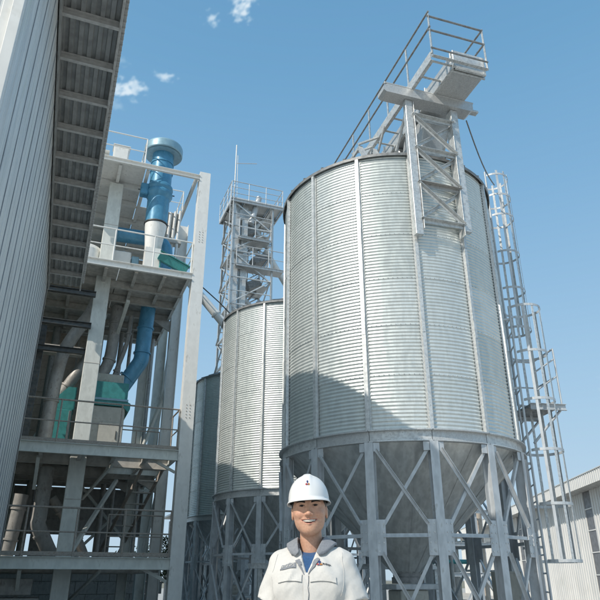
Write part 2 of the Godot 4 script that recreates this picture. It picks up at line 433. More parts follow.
func make_silo(called: String, label: String, pos: Vector3) -> Node3D:
	var o := thing(called, label, "silo", pos, YAW_ROW, "grain silos in a row")
	var step := TAU / BAYS
	var sheet := wall_sheet_mesh()
	var kinds := [M.sheet_a, M.sheet_b, M.sheet_c, M.sheet_a]
	for t in TIERS:
		for k in BAYS:
			var off := 0.0025 * ((k + t) % 2) + rng.randf_range(0, 0.0012)
			var xf := Transform3D(Basis(Vector3.UP, k * step).scaled(Vector3(1, 1, 1)), Vector3(0, WALL_LO + t * TIER_H, 0) + rad(k * step) * off)
			part_mesh(o, "wall_sheet", kinds[rng.randi() % 4], sheet, xf)
	# stiffeners on the wall, bolted over every joint
	for k in BAYS:
		var t := (k + 0.5) * step
		var d := rad(t)
		var st := bar(o, "stiffener", M.zinc, PHat(0.062, 0.05, 0.02), d * (SR + 0.010) + Vector3.UP * (WALL_LO - 0.01), d * (SR + 0.010) + Vector3.UP * (WALL_HI - 0.02), d)
		for y in [5.3, 7.05]:
			block(st, "splice_plate", M.zinc, d * (SR + 0.063) + Vector3.UP * y, Vector3(0.056, 0.32, 0.006), 0.002, Basis(Vector3.UP, t))
	# bolt rows beside the joints
	var bolts := MB.new()
	for k in BAYS:
		for sd in [-1.0, 1.0]:
			for y in 84:
				var t2: float = (k + 0.5) * step + sd * 0.031
				var p := rad(t2) * (SR + 0.006) + Vector3.UP * (WALL_LO + (y + 0.27) * TIER_H / 14.0)
				bolts.tube(p, p + rad(t2) * 0.009, 0.008, 0.007, 6)

	for tt in range(1, TIERS):
		for y in BAYS * 12:
			var t3 := TAU * (y + 0.5) / (BAYS * 12)
			var p2 := rad(t3) * (SR + 0.006) + Vector3.UP * (WALL_LO + tt * TIER_H + 0.02)
			bolts.tube(p2, p2 + rad(t3) * 0.010, 0.010, 0.008, 6)

	part(o, "bolts", M.zinc, bolts).set_meta("kind", "stuff")
	# ring beam that carries the wall
	for k in BAYS:
		var t0 := (k - 0.5) * step + 0.002
		var t1 := (k + 0.5) * step - 0.002
		var b := MB.new()
		b.lathe([[SR - 0.03, RING_LO], [SR + 0.075, RING_LO], [SR + 0.075, RING_LO + 0.016], [SR + 0.012, RING_LO + 0.018], [SR + 0.012, WALL_LO - 0.03], [SR + 0.085, WALL_LO - 0.028], [SR + 0.085, WALL_LO - 0.01], [SR - 0.03, WALL_LO - 0.008], [SR - 0.03, RING_LO]], Vector3.ZERO, 6, t0, t1)
		part(o, "ring_beam", M.spangle if k % 2 == 0 else M.zinc, b)
	# hopper cone of lapped plates
	for k in BAYS * 2:
		var t0 := (k - 0.5) * step * 0.5
		var t1 := (k + 0.5) * step * 0.5 + 0.006
		var b := MB.new()
		var lift := 0.006 * (k % 2)
		b.lathe([[0.24 + lift, 1.46], [SR - 0.035 + lift, RING_LO + 0.005]], Vector3.ZERO, 3, t0, t1)
		b.lathe([[SR - 0.041 + lift, RING_LO + 0.006], [0.234 + lift, 1.466]], Vector3.ZERO, 3, t0, t1)
		part(o, "hopper_plate", M.zinc_cone, b)
	var ob := MB.new()
	ob.lathe([[0.0, 1.30], [0.27, 1.30], [0.27, 1.40], [0.245, 1.405], [0.245, 1.475], [0.27, 1.48], [0.27, 1.50], [0.0, 1.50]], Vector3.ZERO, 24)
	var gate := part(o, "outlet_collar", M.zinc_dark, ob)
	block(gate, "slide_gate", M.leg_paint, Vector3(0.06, 1.25, 0), Vector3(0.85, 0.09, 0.6), 0.01)
	# roof of ribbed panels and its drip edge
	for k in BAYS * 2:
		var t := k * step * 0.5
		var b := MB.new()
		b.lathe([[SR + 0.055, WALL_HI - 0.055], [SR + 0.065, WALL_HI - 0.05], [SR + 0.07, WALL_HI + 0.005], [0.42, WALL_HI + 0.83]], Vector3.ZERO, 3, t - step * 0.25, t + step * 0.25)
		var rp := part(o, "roof_panel", M.zinc_dark, b)
		bar(rp, "seam", M.zinc_dark, PB(0.035, 0.05), rad(t + step * 0.25) * (SR + 0.06) + Vector3.UP * (WALL_HI + 0.015), rad(t + step * 0.25) * 0.44 + Vector3.UP * (WALL_HI + 0.835))
	var cap := MB.new()
	cap.lathe([[0.45, WALL_HI + 0.78], [0.45, WALL_HI + 0.93], [0.30, WALL_HI + 1.02], [0.0, WALL_HI + 1.06]], Vector3.ZERO, 24)
	part(o, "roof_cap", M.zinc, cap)
	# legs, gussets and bracing
	var lr := SR + 0.0
	var mid := 1.93
	for k in BAYS:
		var t := (k + 0.5) * step
		var d := rad(t)
		var tn := rad(t + PI * 0.5)
		var leg := bar(o, "leg", M.leg_paint, PH(0.135, 0.16, 0.013, 0.011), d * lr + Vector3.UP * 0.02, d * lr + Vector3.UP * (RING_LO - 0.003), d)
		block(leg, "base_plate", M.leg_paint, d * lr + Vector3.UP * 0.012, Vector3(0.36, 0.024, 0.36), 0.004, Basis(Vector3.UP, t))
		for s in [-1.0, 1.0]:
			var bend := Basis(Vector3.UP, t + s * step * 0.5)
			var gp := block(o, "gusset_plate", M.leg_paint, d * (lr + 0.072) + tn * s * 0.128 - d * 0.025 + Vector3.UP * mid, Vector3(0.135, 0.50, 0.014), 0.003, bend)
			var bb := MB.new()
			for yy in [-0.19, -0.07, 0.07, 0.19]:
				for xx in [-0.035, 0.035]:
					var q: Vector3 = d * (lr + 0.072) + tn * s * 0.128 - d * 0.025 + Vector3.UP * (mid + yy) + bend * Vector3(xx, 0, 0.006)
					bb.tube(q, q + bend * Vector3(0, 0, 0.012), 0.011, 0.011, 6)
			part(gp, "bolts", M.zinc, bb).set_meta("kind", "stuff")
			block(o, "corner_plate", M.leg_paint, d * (lr + 0.045) + tn * s * 0.115 + Vector3.UP * (RING_LO - 0.075), Vector3(0.10, 0.14, 0.012), 0.003, bend)
		# to the next leg
		var d2 := rad(t + step)
		var tn2 := rad(t + step + PI * 0.5)
		var out := rad(t + step * 0.5)
		var a_mid := d * lr + tn * 0.15
		var b_mid := d2 * lr - tn2 * 0.15
		var a_top := d * lr + tn * 0.11 + Vector3.UP * (RING_LO - 0.1)
		var b_top := d2 * lr - tn2 * 0.11 + Vector3.UP * (RING_LO - 0.1)
		var up := Vector3.UP
		bar(o, "tie_bar", M.leg_paint, PL(0.055), a_mid + up * mid + out * 0.02, b_mid + up * mid + out * 0.02, up)
		bar(o, "brace", M.leg_paint, PL(0.05), a_top + out * 0.045, b_mid + up * (mid + 0.2) + out * 0.045, out)
		bar(o, "brace", M.leg_paint, PL(0.05), b_top + out * 0.022, a_mid + up * (mid + 0.2) + out * 0.022, -out)
		bar(o, "brace", M.leg_paint, PL(0.05), a_mid + up * (mid - 0.2) + out * 0.045, b_mid + up * 0.5 + out * 0.02, out)
		bar(o, "brace", M.leg_paint, PL(0.05), b_mid + up * (mid - 0.2) + out * 0.022, a_mid + up * 0.5 - out * 0.003, -out)
	return o

# a point in the row frame of the near silo: r to the right, q towards the camera
func row_pos(r: float, h: float, q: float) -> Vector3:
	return Vector3(1.877, 0, -12.055) + Vector3(r, h, q).rotated(Vector3.UP, deg_to_rad(YAW_ROW))

func make_bridge() -> void:
	# lattice support clamped to two stiffeners of the near silo
	var o := thing("bridge_support", "galvanised lattice bracket on the silo wall holding up the conveyor bridge", "bracket", row_pos(0, 7.05, 2.3), YAW_ROW)
	var g: Material = M.zinc
	for s in [-1.0, 1.0]:
		bar(o, "post", g, PB(0.15, 0.11, 0.006), Vector3(s * 0.5, -0.12 if s < 0 else 0.1, 0), Vector3(s * 0.5, 2.88, 0.0), Vector3(0, 0, 1))
		bar(o, "post_flange", g, PB(0.012, 0.2, 0.002), Vector3(s * 0.5 - s * 0.088, 0.0, -0.02), Vector3(s * 0.5 - s * 0.088, 2.85, -0.02), Vector3(0, 0, 1))
		for y in [0.25, 1.2]:
			bar(o, "wall_tie", g, PL(0.06), Vector3(s * 0.5, y, 0), Vector3(s * 0.46, y, -0.2), Vector3.UP)
		pipe(o, "back_stay", g, Vector3(s * 0.5, 2.75, -0.04), Vector3(s * 0.5, 1.85, -0.85), 0.03)
	var ys := [0.22, 1.0, 1.78, 2.56]
	for i in ys.size():
		bar(o, "cross_bar", M.pipe_grey if i == 1 else g, PL(0.075), Vector3(-0.45, ys[i], 0.03), Vector3(0.45, ys[i], 0.03), Vector3(0, 0, 1))
		bar(o, "cross_bar", g, PL(0.06), Vector3(-0.45, ys[i] + 0.06, -0.1), Vector3(0.45, ys[i] + 0.06, -0.1), Vector3(0, 0, 1))
	for i in 3:
		bar(o, "diagonal", g, PL(0.065), Vector3(-0.44, ys[i] + 0.1 + 0.66, 0.05), Vector3(0.44, ys[i] + 0.02, 0.05), Vector3(0, 0, 1))
		bar(o, "diagonal", g, PL(0.06), Vector3(-0.44, ys[i] + 0.08, -0.05), Vector3(0.44, ys[i] + 0.74, -0.05), Vector3(0, 0, 1))
	# cross beam with cut-back ends
	var cb := MB.new()
	cb.ext(PackedVector2Array([Vector2(-1.0, 0.0), Vector2(0.84, 0.0), Vector2(0.90, 0.05), Vector2(0.90, 0.2), Vector2(-0.98, 0.2), Vector2(-1.06, 0.13), Vector2(-1.06, 0.04)]), Vector3(0, 2.89, 0.14), Vector3(0, 2.89, -0.14), Vector3.UP)
	part(o, "cross_beam", M.spangle, cb)
	block(o, "beam_lip", M.spangle, Vector3(-0.06, 3.105, 0.12), Vector3(1.96, 0.03, 0.05), 0.004)
	block(o, "end_bracket", g, Vector3(0.99, 3.0, 0.0), Vector3(0.18, 0.05, 0.12), 0.004)

	# the bridge itself
	var br := thing("conveyor_bridge", "open steel walkway with handrails beside a boxed conveyor above the near silo", "walkway", row_pos(0, 10.16, 0), YAW_ROW)
	var z1 := 3.22
	var z0 := -3.0
	bar(br, "stringer", g, PC(0.2, 0.07, 0.01), Vector3(-0.46, 0.1, z1), Vector3(-0.46, 0.1, z0), Vector3.UP)
	bar(br, "stringer", g, PC(0.16, 0.06, 0.01), Vector3(0.02, 0.08, z1), Vector3(0.02, 0.08, z0), Vector3.UP)
	for i in 15:
		var z := z1 - 0.1 - i * 0.42
		bar(br, "rung", g, PL(0.05), Vector3(-0.44, 0.06, z), Vector3(0.02, 0.06, z), Vector3.UP)
	bar(br, "end_beam", g, PL(0.07), Vector3(-0.46, 0.04, z1 + 0.03), Vector3(0.72, 0.04, z1 + 0.03), Vector3.UP)
	# boxed conveyor
	var bx := block(br, "conveyor_box", M.spangle, Vector3(0.40, 0.21, (z1 + z0) * 0.5 - 0.08), Vector3(0.66, 0.40, z1 - z0 - 0.16), 0.01)
	for i in 6:
		var z := z1 - 0.12 - i * 1.0
		block(bx, "joint_flange", g, Vector3(0.40, 0.21, z), Vector3(0.73, 0.47, 0.03), 0.003)
	block(bx, "end_plate", g, Vector3(0.40, 0.22, z1 - 0.06), Vector3(0.70, 0.44, 0.05), 0.006)
	# handrails
	var pl := Vector3(-0.44, 0.16, z1)
	var pr := Vector3(0.74, 0.16, z1)
	var hh := 1.02
	for i in 5:
		var z := z1 - i * 0.95
		bar(br, "rail_post", g, PL(0.045), Vector3(-0.44, 0.16, z), Vector3(-0.44, 0.16 + hh, z), Vector3(0, 0, 1))
	for i in 3:
		var z := z1 - i * 0.62
		bar(br, "rail_post", g, PL(0.045), Vector3(0.74, 0.10, z), Vector3(0.74, 0.16 + hh * 0.95, z), Vector3(0, 0, 1))
	for y in [1.0, 0.62]:
		pipe(br, "side_rail", M.zinc_dark, Vector3(-0.44, 0.16 + hh * y, z1 + 0.06), Vector3(-0.44, 0.16 + hh * y, z0), 0.02, 8)
		pipe(br, "end_rail", M.zinc_dark, Vector3(-0.46, 0.16 + hh * y * 0.92, z1 + 0.02), Vector3(0.76, 0.16 + hh * y * 0.92, z1 + 0.02), 0.02, 8)
	for y in [0.91, 0.55]:
		pipe(br, "side_rail", M.zinc_dark, Vector3(0.74, 0.16 + hh * y, z1 + 0.05), Vector3(0.74, 0.16 + hh * y, z1 - 1.6), 0.02, 8)
	pipe(br, "end_rail", M.zinc_dark, Vector3(-0.46, 0.26, z1 + 0.05), Vector3(0.76, 0.26, z1 + 0.05), 0.018, 8)
	# filling spout into the roof
	var sp := MB.new()
	sp.tube(Vector3(0.3, 0.02, 0.0), Vector3(0.0, -0.42, -0.0), 0.14, 0.14, 16)
	part(br, "filling_spout", M.zinc, sp)
	# discharge housing and roof frame under the bridge
	block(br, "discharge_housing", M.spangle, Vector3(0.38, -0.28, 1.35), Vector3(0.56, 0.62, 0.9), 0.02, Basis(Vector3.RIGHT, 0.35))
	block(br, "discharge_housing", M.spangle, Vector3(0.36, -0.40, 0.35), Vector3(0.5, 0.75, 0.7), 0.02)
	for x in [-0.95, -0.62]:
		bar(br, "roof_frame", g, PL(0.08), Vector3(x, -1.1, 1.35), Vector3(x, -0.35, 0.9), Vector3(1, 0, 0))
		bar(br, "roof_frame", g, PL(0.08), Vector3(x, -0.35, 0.9), Vector3(x, -0.35, 0.1), Vector3(1, 0, 0))
		bar(br, "roof_frame", g, PL(0.07), Vector3(x, -0.38, 0.5), Vector3(x, -0.85, 0.5), Vector3(1, 0, 0))
	for z in [0.2, 0.55, 0.9]: bar(br, "roof_frame", g, PL(0.06), Vector3(-0.95, -0.36, z), Vector3(-0.46, -0.05, z))
	pipe(br, "knee_brace", g, Vector3(-0.46, 0.05, 1.2), Vector3(-0.46, -0.62, 0.55), 0.03, 8)

	# grab line along the roof edge to the ladder
	var gl := thing("roof_grab_line", "thin steel grab line from the bridge down to the ladder head", "cable", row_pos(0.95, 10.0, 2.1), YAW_ROW)
	var pts := []
	for i in 9:
		var f := i / 8.0
		pts.append(Vector3(0.0, 0, 0).lerp(Vector3(1.76, -0.12, -1.68), f) + Vector3(0, -0.25 * sin(f * PI), 0))
	var k := MB.new()
	k.sweep(pts, 0.014, 6)
	part(gl, "line", M.zinc_dark, k)

func cage(o: Node3D, ctr: Vector2, y0: float, y1: float, hoops: Array, R: float, out: float, bright: Material) -> void:
	# ladder stiles stand on the wall side of the hoops; 'out' is the bearing of the open side
	var d := Vector3(sin(out), 0, cos(out))
	var tn := Vector3(cos(out), 0, -sin(out))
	var c := Vector3(ctr.x, 0, ctr.y)
	for s in [-1.0, 1.0]:
		pipe(o, "stile", M.leg_paint, c - d * R * 0.86 + tn * s * 0.2 + Vector3.UP * (y0 - 1.7 if y0 > 1.8 else 0.02), c - d * R * 0.86 + tn * s * 0.2 + Vector3.UP * y1, 0.022, 8)
	var y := (y0 - 1.6 if y0 > 1.8 else 0.3)
	while y < y1 - 0.1:
		pipe(o, "rung", M.leg_paint, c - d * R * 0.86 - tn * 0.2 + Vector3.UP * y, c - d * R * 0.86 + tn * 0.2 + Vector3.UP * y, 0.014, 8)
		y += 0.29
	for h in hoops:
		var b := MB.new()
		var m := 26
		for i in m:
			var t0 := -2.45 + 4.9 * i / m
			var t1 := -2.45 + 4.9 * (i + 1) / m
			var p0: Vector3 = c + (d * cos(t0) + tn * sin(t0)) * R + Vector3.UP * h
			var p1: Vector3 = c + (d * cos(t1) + tn * sin(t1)) * R + Vector3.UP * h
			b.ext(PB(0.008, 0.05, 0.002), p0, p1 + (p1 - p0) * 0.03, Vector3.UP, i == 0 or i == m - 1)
		part(o, "hoop", M.leg_paint, b)
	for i in 7:
		var t := -1.75 + 3.5 * i / 6.0
		var p := c + (d * cos(t) + tn * sin(t)) * (R - 0.008)
		bar(o, "cage_strap", bright if i > 0 else M.leg_paint, PB(0.05, 0.007, 0.002), p + Vector3.UP * y0, p + Vector3.UP * y1, d * cos(t) + tn * sin(t))
	var hh := y0
	while hh < y1:
		for s in [-1.0, 1.0]:
			bar(o, "wall_bracket", M.leg_paint, PL(0.04), c - d * R * 0.86 + tn * s * 0.2 + Vector3.UP * (hh + 0.2), c - d * (R * 0.86 + 0.28) + tn * s * 0.16 + Vector3.UP * (hh + 0.2))
		hh += 1.4

func make_ladders() -> void:
	# lower ladder: hoops 0.93 m apart beside the near silo
	var a := thing("cage_ladder", "lower caged ladder with bright straps on the right of the near silo", "ladder", Vector3(4.47, 0, -11.67), 0, "caged ladders on the near silo")
	cage(a, Vector2(0, 0), 1.65, 6.34, [1.65, 2.57, 3.50, 4.43, 5.37, 6.31], 0.34, deg_to_rad(81.6), M.zinc)
	var b := thing("cage_ladder", "upper caged ladder hugging the near silo's wall up to its eave", "ladder", Vector3(4.58, 4.5, -12.52), 0, "caged ladders on the near silo")
	cage(b, Vector2(0, 0), 1.68, 5.6, [1.68, 2.59, 3.48, 4.42, 4.95, 5.5], 0.33, deg_to_rad(98.5), M.zinc)
	# resting platform between the two
	var p := thing("rest_platform", "small steel rest platform behind the lower caged ladder", "platform", Vector3(4.60, 4.40, -12.35), 98.0 - 90.0)
	block(p, "floor_plate", M.zinc_dark, Vector3(-0.05, -0.03, 0.28), Vector3(0.62, 0.05, 0.9), 0.005)
	for s in [-1.0, 1.0]:
		bar(p, "edge_beam", M.leg_paint, PC(0.12, 0.05), Vector3(-0.4, -0.08, 0.28 + s * 0.46), Vector3(0.3, -0.08, 0.28 + s * 0.46))
		pipe(p, "bracket", M.leg_paint, Vector3(0.22, -0.12, 0.28 + s * 0.4), Vector3(-0.4, -0.75, 0.28 + s * 0.4), 0.025, 8)
	railing(p, [Vector3(0.26, 0, 0.7), Vector3(0.26, 0, -0.15), Vector3(-0.3, 0, -0.15)], M.leg_paint, 1.1, 0.6, 0.018, 1, false)
	for q in [[0.1, 0.9], [0.1, 0.55]]:
		pipe(p, "diagonal_rail", M.leg_paint, Vector3(0.26, q[1], 0.7), Vector3(-0.2, q[1] - 0.3, 0.7), 0.016, 8)

# ------------------------------------------------------------------ warehouses
# one trapezoid sheet standing on y = 0, face towards +x, running along -z
func ribbed_sheet(width: float, high: float, pitch: float, depth: float, joints := false) -> ArrayMesh:
	var b := MB.new()
	var cnt := int(round(width / pitch))
	var poly := PackedVector2Array()
	var back := PackedVector2Array()
	for i in cnt:
		var z := pitch * i
		for q in ([[0.0, 0.0], [0.055, 0.0], [0.075, 1.0], [0.42, 1.0], [0.44, 0.78], [0.52, 0.78], [0.54, 1.0], [0.97, 1.0], [0.99, 0.0]] if joints else [[0.0, 0.0], [0.60, 0.0], [0.68, 1.0], [0.90, 1.0], [0.98, 0.0]]):
			poly.append(Vector2(z + pitch * q[0], depth * q[1]))
	poly.append(Vector2(width + 0.012, 0.0))
	var m := poly.size()
	for i in m: back.append(poly[m - 1 - i] - Vector2(0, 0.006))
	poly.append_array(back)
	# poly x -> -z, poly y -> +x; extrude upwards
	for i in poly.size():
		var p := poly[i]
		var q := poly[(i + 1) % poly.size()]
		var e := q - p
		var nn := Vector3(e.x, 0, e.y).normalized() * (1.0)
		if i >= m: nn = -Vector3(-e.x, 0, -e.y).normalized()
		var a := Vector3(p.y, 0, -p.x)
		var c := Vector3(q.y, 0, -q.x)
		b.quad(a, c, c + Vector3.UP * high, a + Vector3.UP * high, nn)
	return b.mesh()

func make_left_warehouse() -> void:
	var p0 := -0.85
	var s0 := 4.72
	var s1 := 16.42
	var H := 8.46
	var o := yard_thing("ribbed_warehouse", "tall pale blue-grey ribbed sheet warehouse with a deep bracketed eave", "warehouse", p0, s0)
	var wall := Node3D.new()
	wall.name = "side_wall"; o.add_child(wall)
	var sw := 0.585
	var sheet := ribbed_sheet(sw, H, sw / 2.0, 0.016, true)
	var gap_line := MB.new()  # dark strips over the sheet laps, standing in for gap shadow
	gap_line.ext(PB(0.012, 0.009, 0.002), Vector3(0.020, 0.3, 0), Vector3(0.020, H - 0.13, 0), Vector3(1, 0, 0))
	var gap_line_mesh := gap_line.mesh()
	for i in 19: part_mesh(wall, "gap_shade_strip", M.joint_gap_shade, gap_line_mesh, Transform3D(Basis(), Vector3(0, 0, -(i + 1) * sw - 0.006)))
	for i in 20:
		part_mesh(wall, "wall_sheet", M.house_sheet if rng.randf() < 0.55 else M.house_sheet_b, sheet, Transform3D(Basis(), Vector3(rng.randf_range(-0.002, 0.002), 0, -i * sw)))
	bar(wall, "corner_flashing", M.bracket, PL(0.14, 0.003), Vector3(0.036, 0, -(s1 - s0) - 0.002), Vector3(0.036, H, -(s1 - s0) - 0.002), Vector3(-1, 0, 0))
	bar(wall, "corner_flashing", M.white_paint, PB(0.09, 0.09, 0.004), Vector3(-0.03, 0, 0.045), Vector3(-0.03, H, 0.045), Vector3(1, 0, 0))
	# gable end towards the camera; its sunlit white is put into the sheet colour
	var gable := Node3D.new()
	gable.name = "gable_wall"; o.add_child(gable)
	var gs := ribbed_sheet(sw, 1.0, sw / 2.0, 0.03, true)
	for i in 29:
		var mid := (i + 0.5) * sw
		var rise := (8.6 - absf(mid - 8.6)) * 0.105
		part_mesh(gable, "wall_sheet", M.white_paint, gs, Transform3D(Basis(Vector3.UP, -PI / 2).scaled_local(Vector3(1, H + rise, 1)), Vector3(-0.02 - (i + 1) * sw, 0, 0.0)))
	# back and far walls close the building
	var w := MB.new()
	w.box(Vector3(-17.2, H * 0.5, -(s1 - s0) * 0.5), Vector3(0.06, H, s1 - s0))
	part(o, "back_wall", M.house_sheet, w)
	var w2 := MB.new()
	w2.ext(PackedVector2Array([Vector2(-17.2, 0), Vector2(-0.02, 0), Vector2(-0.02, H), Vector2(-8.6, H + 0.9), Vector2(-17.2, H)]), Vector3(0, 0, -(s1 - s0) + 0.09), Vector3(0, 0, -(s1 - s0) + 0.03), Vector3.UP)
	part(o, "end_wall", M.house_sheet, w2)
	# eave: brackets, soffit sheet, fascia and the roof sheets' ends
	var ov := 0.84
	var eave := Node3D.new()
	eave.name = "eave"; o.add_child(eave)
	var ls := s1 - s0
	var k := MB.new()
	var nrib := 6
	var poly := PackedVector2Array()
	for i in nrib:
		var x := 0.03 + (ov - 0.06) * i / nrib
		var pw := (ov - 0.06) / nrib
		for q in [[0.0, 0.0], [0.45, 0.0], [0.55, 0.035], [0.9, 0.035]]:
			poly.append(Vector2(x + pw * q[0], H + 0.10 + q[1]))
	poly.append(Vector2(ov - 0.03, H + 0.10)); poly.append(Vector2(ov - 0.03, H + 0.15)); poly.append(Vector2(0.03, H + 0.15))
	k.ext(poly, Vector3(0, 0, 0.35), Vector3(0, 0, -ls - 0.05), Vector3.UP)
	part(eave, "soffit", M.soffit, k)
	for i in 14:
		var s := 5.36 + 0.852 * i - s0 - 0.0
		if s > ls: break
		bar(eave, "bracket", M.bracket, PC(0.12, 0.06, 0.006), Vector3(0.03, H + 0.035, -s), Vector3(ov - 0.02, H + 0.035, -s), Vector3.UP)
	bar(eave, "eave_purlin", M.bracket, PB(0.035, 0.16, 0.004), Vector3(ov - 0.005, H + 0.08, 0.36), Vector3(ov - 0.005, H + 0.08, -ls - 0.06), Vector3.UP)
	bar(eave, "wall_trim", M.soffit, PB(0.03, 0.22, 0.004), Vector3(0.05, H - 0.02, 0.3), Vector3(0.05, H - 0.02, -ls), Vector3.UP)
	var roof := Node3D.new()
	roof.name = "roof"; o.add_child(roof)
	for side in 2:
		for i in 13:
			var rb := MB.new()
			var pl := PackedVector2Array()
			var wd := 0.925
			var cn := 8
			for j in cn:
				var x := wd * j / cn
				var pw := wd / cn
				for q in [[0.0, 0.0], [0.5, 0.0], [0.6, 0.03], [0.9, 0.03]]: pl.append(Vector2(x + pw * q[0], q[1]))
			pl.append(Vector2(wd, 0.0))
			var m := pl.size()
			for j in m: pl.append(pl[m - 1 - j] - Vector2(0, 0.008))
			var z := 0.4 - i * wd - wd
			var y0 := H + 0.185
			var y1 := H + 0.185 + 9.5 * 0.1
			if side == 0: rb.ext(pl, Vector3(ov + 0.06, y0, z + wd), Vector3(-8.6, y1, z + wd), Vector3.UP)
			else: rb.ext(pl, Vector3(-18.1, y0, z), Vector3(-8.6, y1, z), Vector3.UP)
			part(roof, "roof_sheet", M.bracket, rb)
	# a skirting of concrete runs below the sheets
	block(o, "plinth", M.concrete, Vector3(-0.03, 0.15, -ls * 0.5), Vector3(0.16, 0.3, ls + 0.2), 0.01)

func make_right_warehouse() -> void:
	# long wall runs almost straight away from the camera on the right
	var yaw := -4.05
	var base := Vector3(15.31, 0, -32.89)
	var o := thing("pale_warehouse", "long cream ribbed sheet warehouse with grey upright window strips at the right edge", "warehouse", base, yaw)
	var H := 6.3
	var n0 := -14
	var sw := 1.14
	var sheet := ribbed_sheet(sw, H, sw / 3.0, 0.045)
	var wall := Node3D.new()
	wall.name = "side_wall"; o.add_child(wall)
	for i in range(n0, 44):
		# face towards -x: turn half round
		var at := Transform3D(Basis(Vector3.UP, PI), Vector3(0.9, 0, -(i + 1) * sw))
		if i in [4, 18, 32, -10]:
			for j in 5:
				var wp := block(wall, "window_panel", M.louver, Vector3(0.93, 0.55 + j * 1.16 + 0.5, -(i + 0.5) * sw), Vector3(0.05, 1.10, sw - 0.06), 0.006)
				block(wp, "frame_rail", M.far_wall, Vector3(0.895, 0.55 + j * 1.16 + 1.08, -(i + 0.5) * sw), Vector3(0.05, 0.06, sw - 0.01), 0.004)
			block(wall, "window_sill", M.far_wall, Vector3(0.9, 0.26, -(i + 0.5) * sw), Vector3(0.1, 0.52, sw - 0.01), 0.006)
			continue
		part_mesh(wall, "wall_sheet", M.far_wall if rng.randf() < 0.6 else M.far_wall_b, sheet, at)
	var z1 := -44 * sw
	var z0 := -n0 * sw
	var len := z0 - z1
	# fascia of ribbed sheets above a dark gutter soffit
	var fs := ribbed_sheet(sw, 0.62, sw / 4.0, 0.03)
	var fas := Node3D.new()
	fas.name = "fascia"; o.add_child(fas)
	for i in range(n0, 44):
		part_mesh(fas, "fascia_sheet", M.far_wall, fs, Transform3D(Basis(Vector3.UP, PI), Vector3(-0.05, H - 0.28, -(i + 1) * sw)))
	block(o, "soffit", M.soffit, Vector3(0.42, H - 0.23, (z0 + z1) * 0.5), Vector3(0.86, 0.05, len), 0.01)
	bar(o, "fascia_trim", M.far_wall_b, PB(0.09, 0.05), Vector3(-0.06, H + 0.36, z0), Vector3(-0.06, H + 0.36, z1))
	var rf := MB.new()
	rf.ext(PackedVector2Array([Vector2(-0.04, H + 0.28), Vector2(12, H + 1.5), Vector2(24, H + 0.28), Vector2(24, H + 0.2), Vector2(-0.04, H + 0.2)]), Vector3(0, 0, z0), Vector3(0, 0, z1), Vector3.UP)
	part(o, "roof", M.far_wall_b, rf)
	var bd := MB.new()
	bd.box(Vector3(12.5, H * 0.5, (z0 + z1) * 0.5), Vector3(23.0, H - 0.02, len - 0.1))
	part(o, "inner_walls", M.far_wall_b, bd)

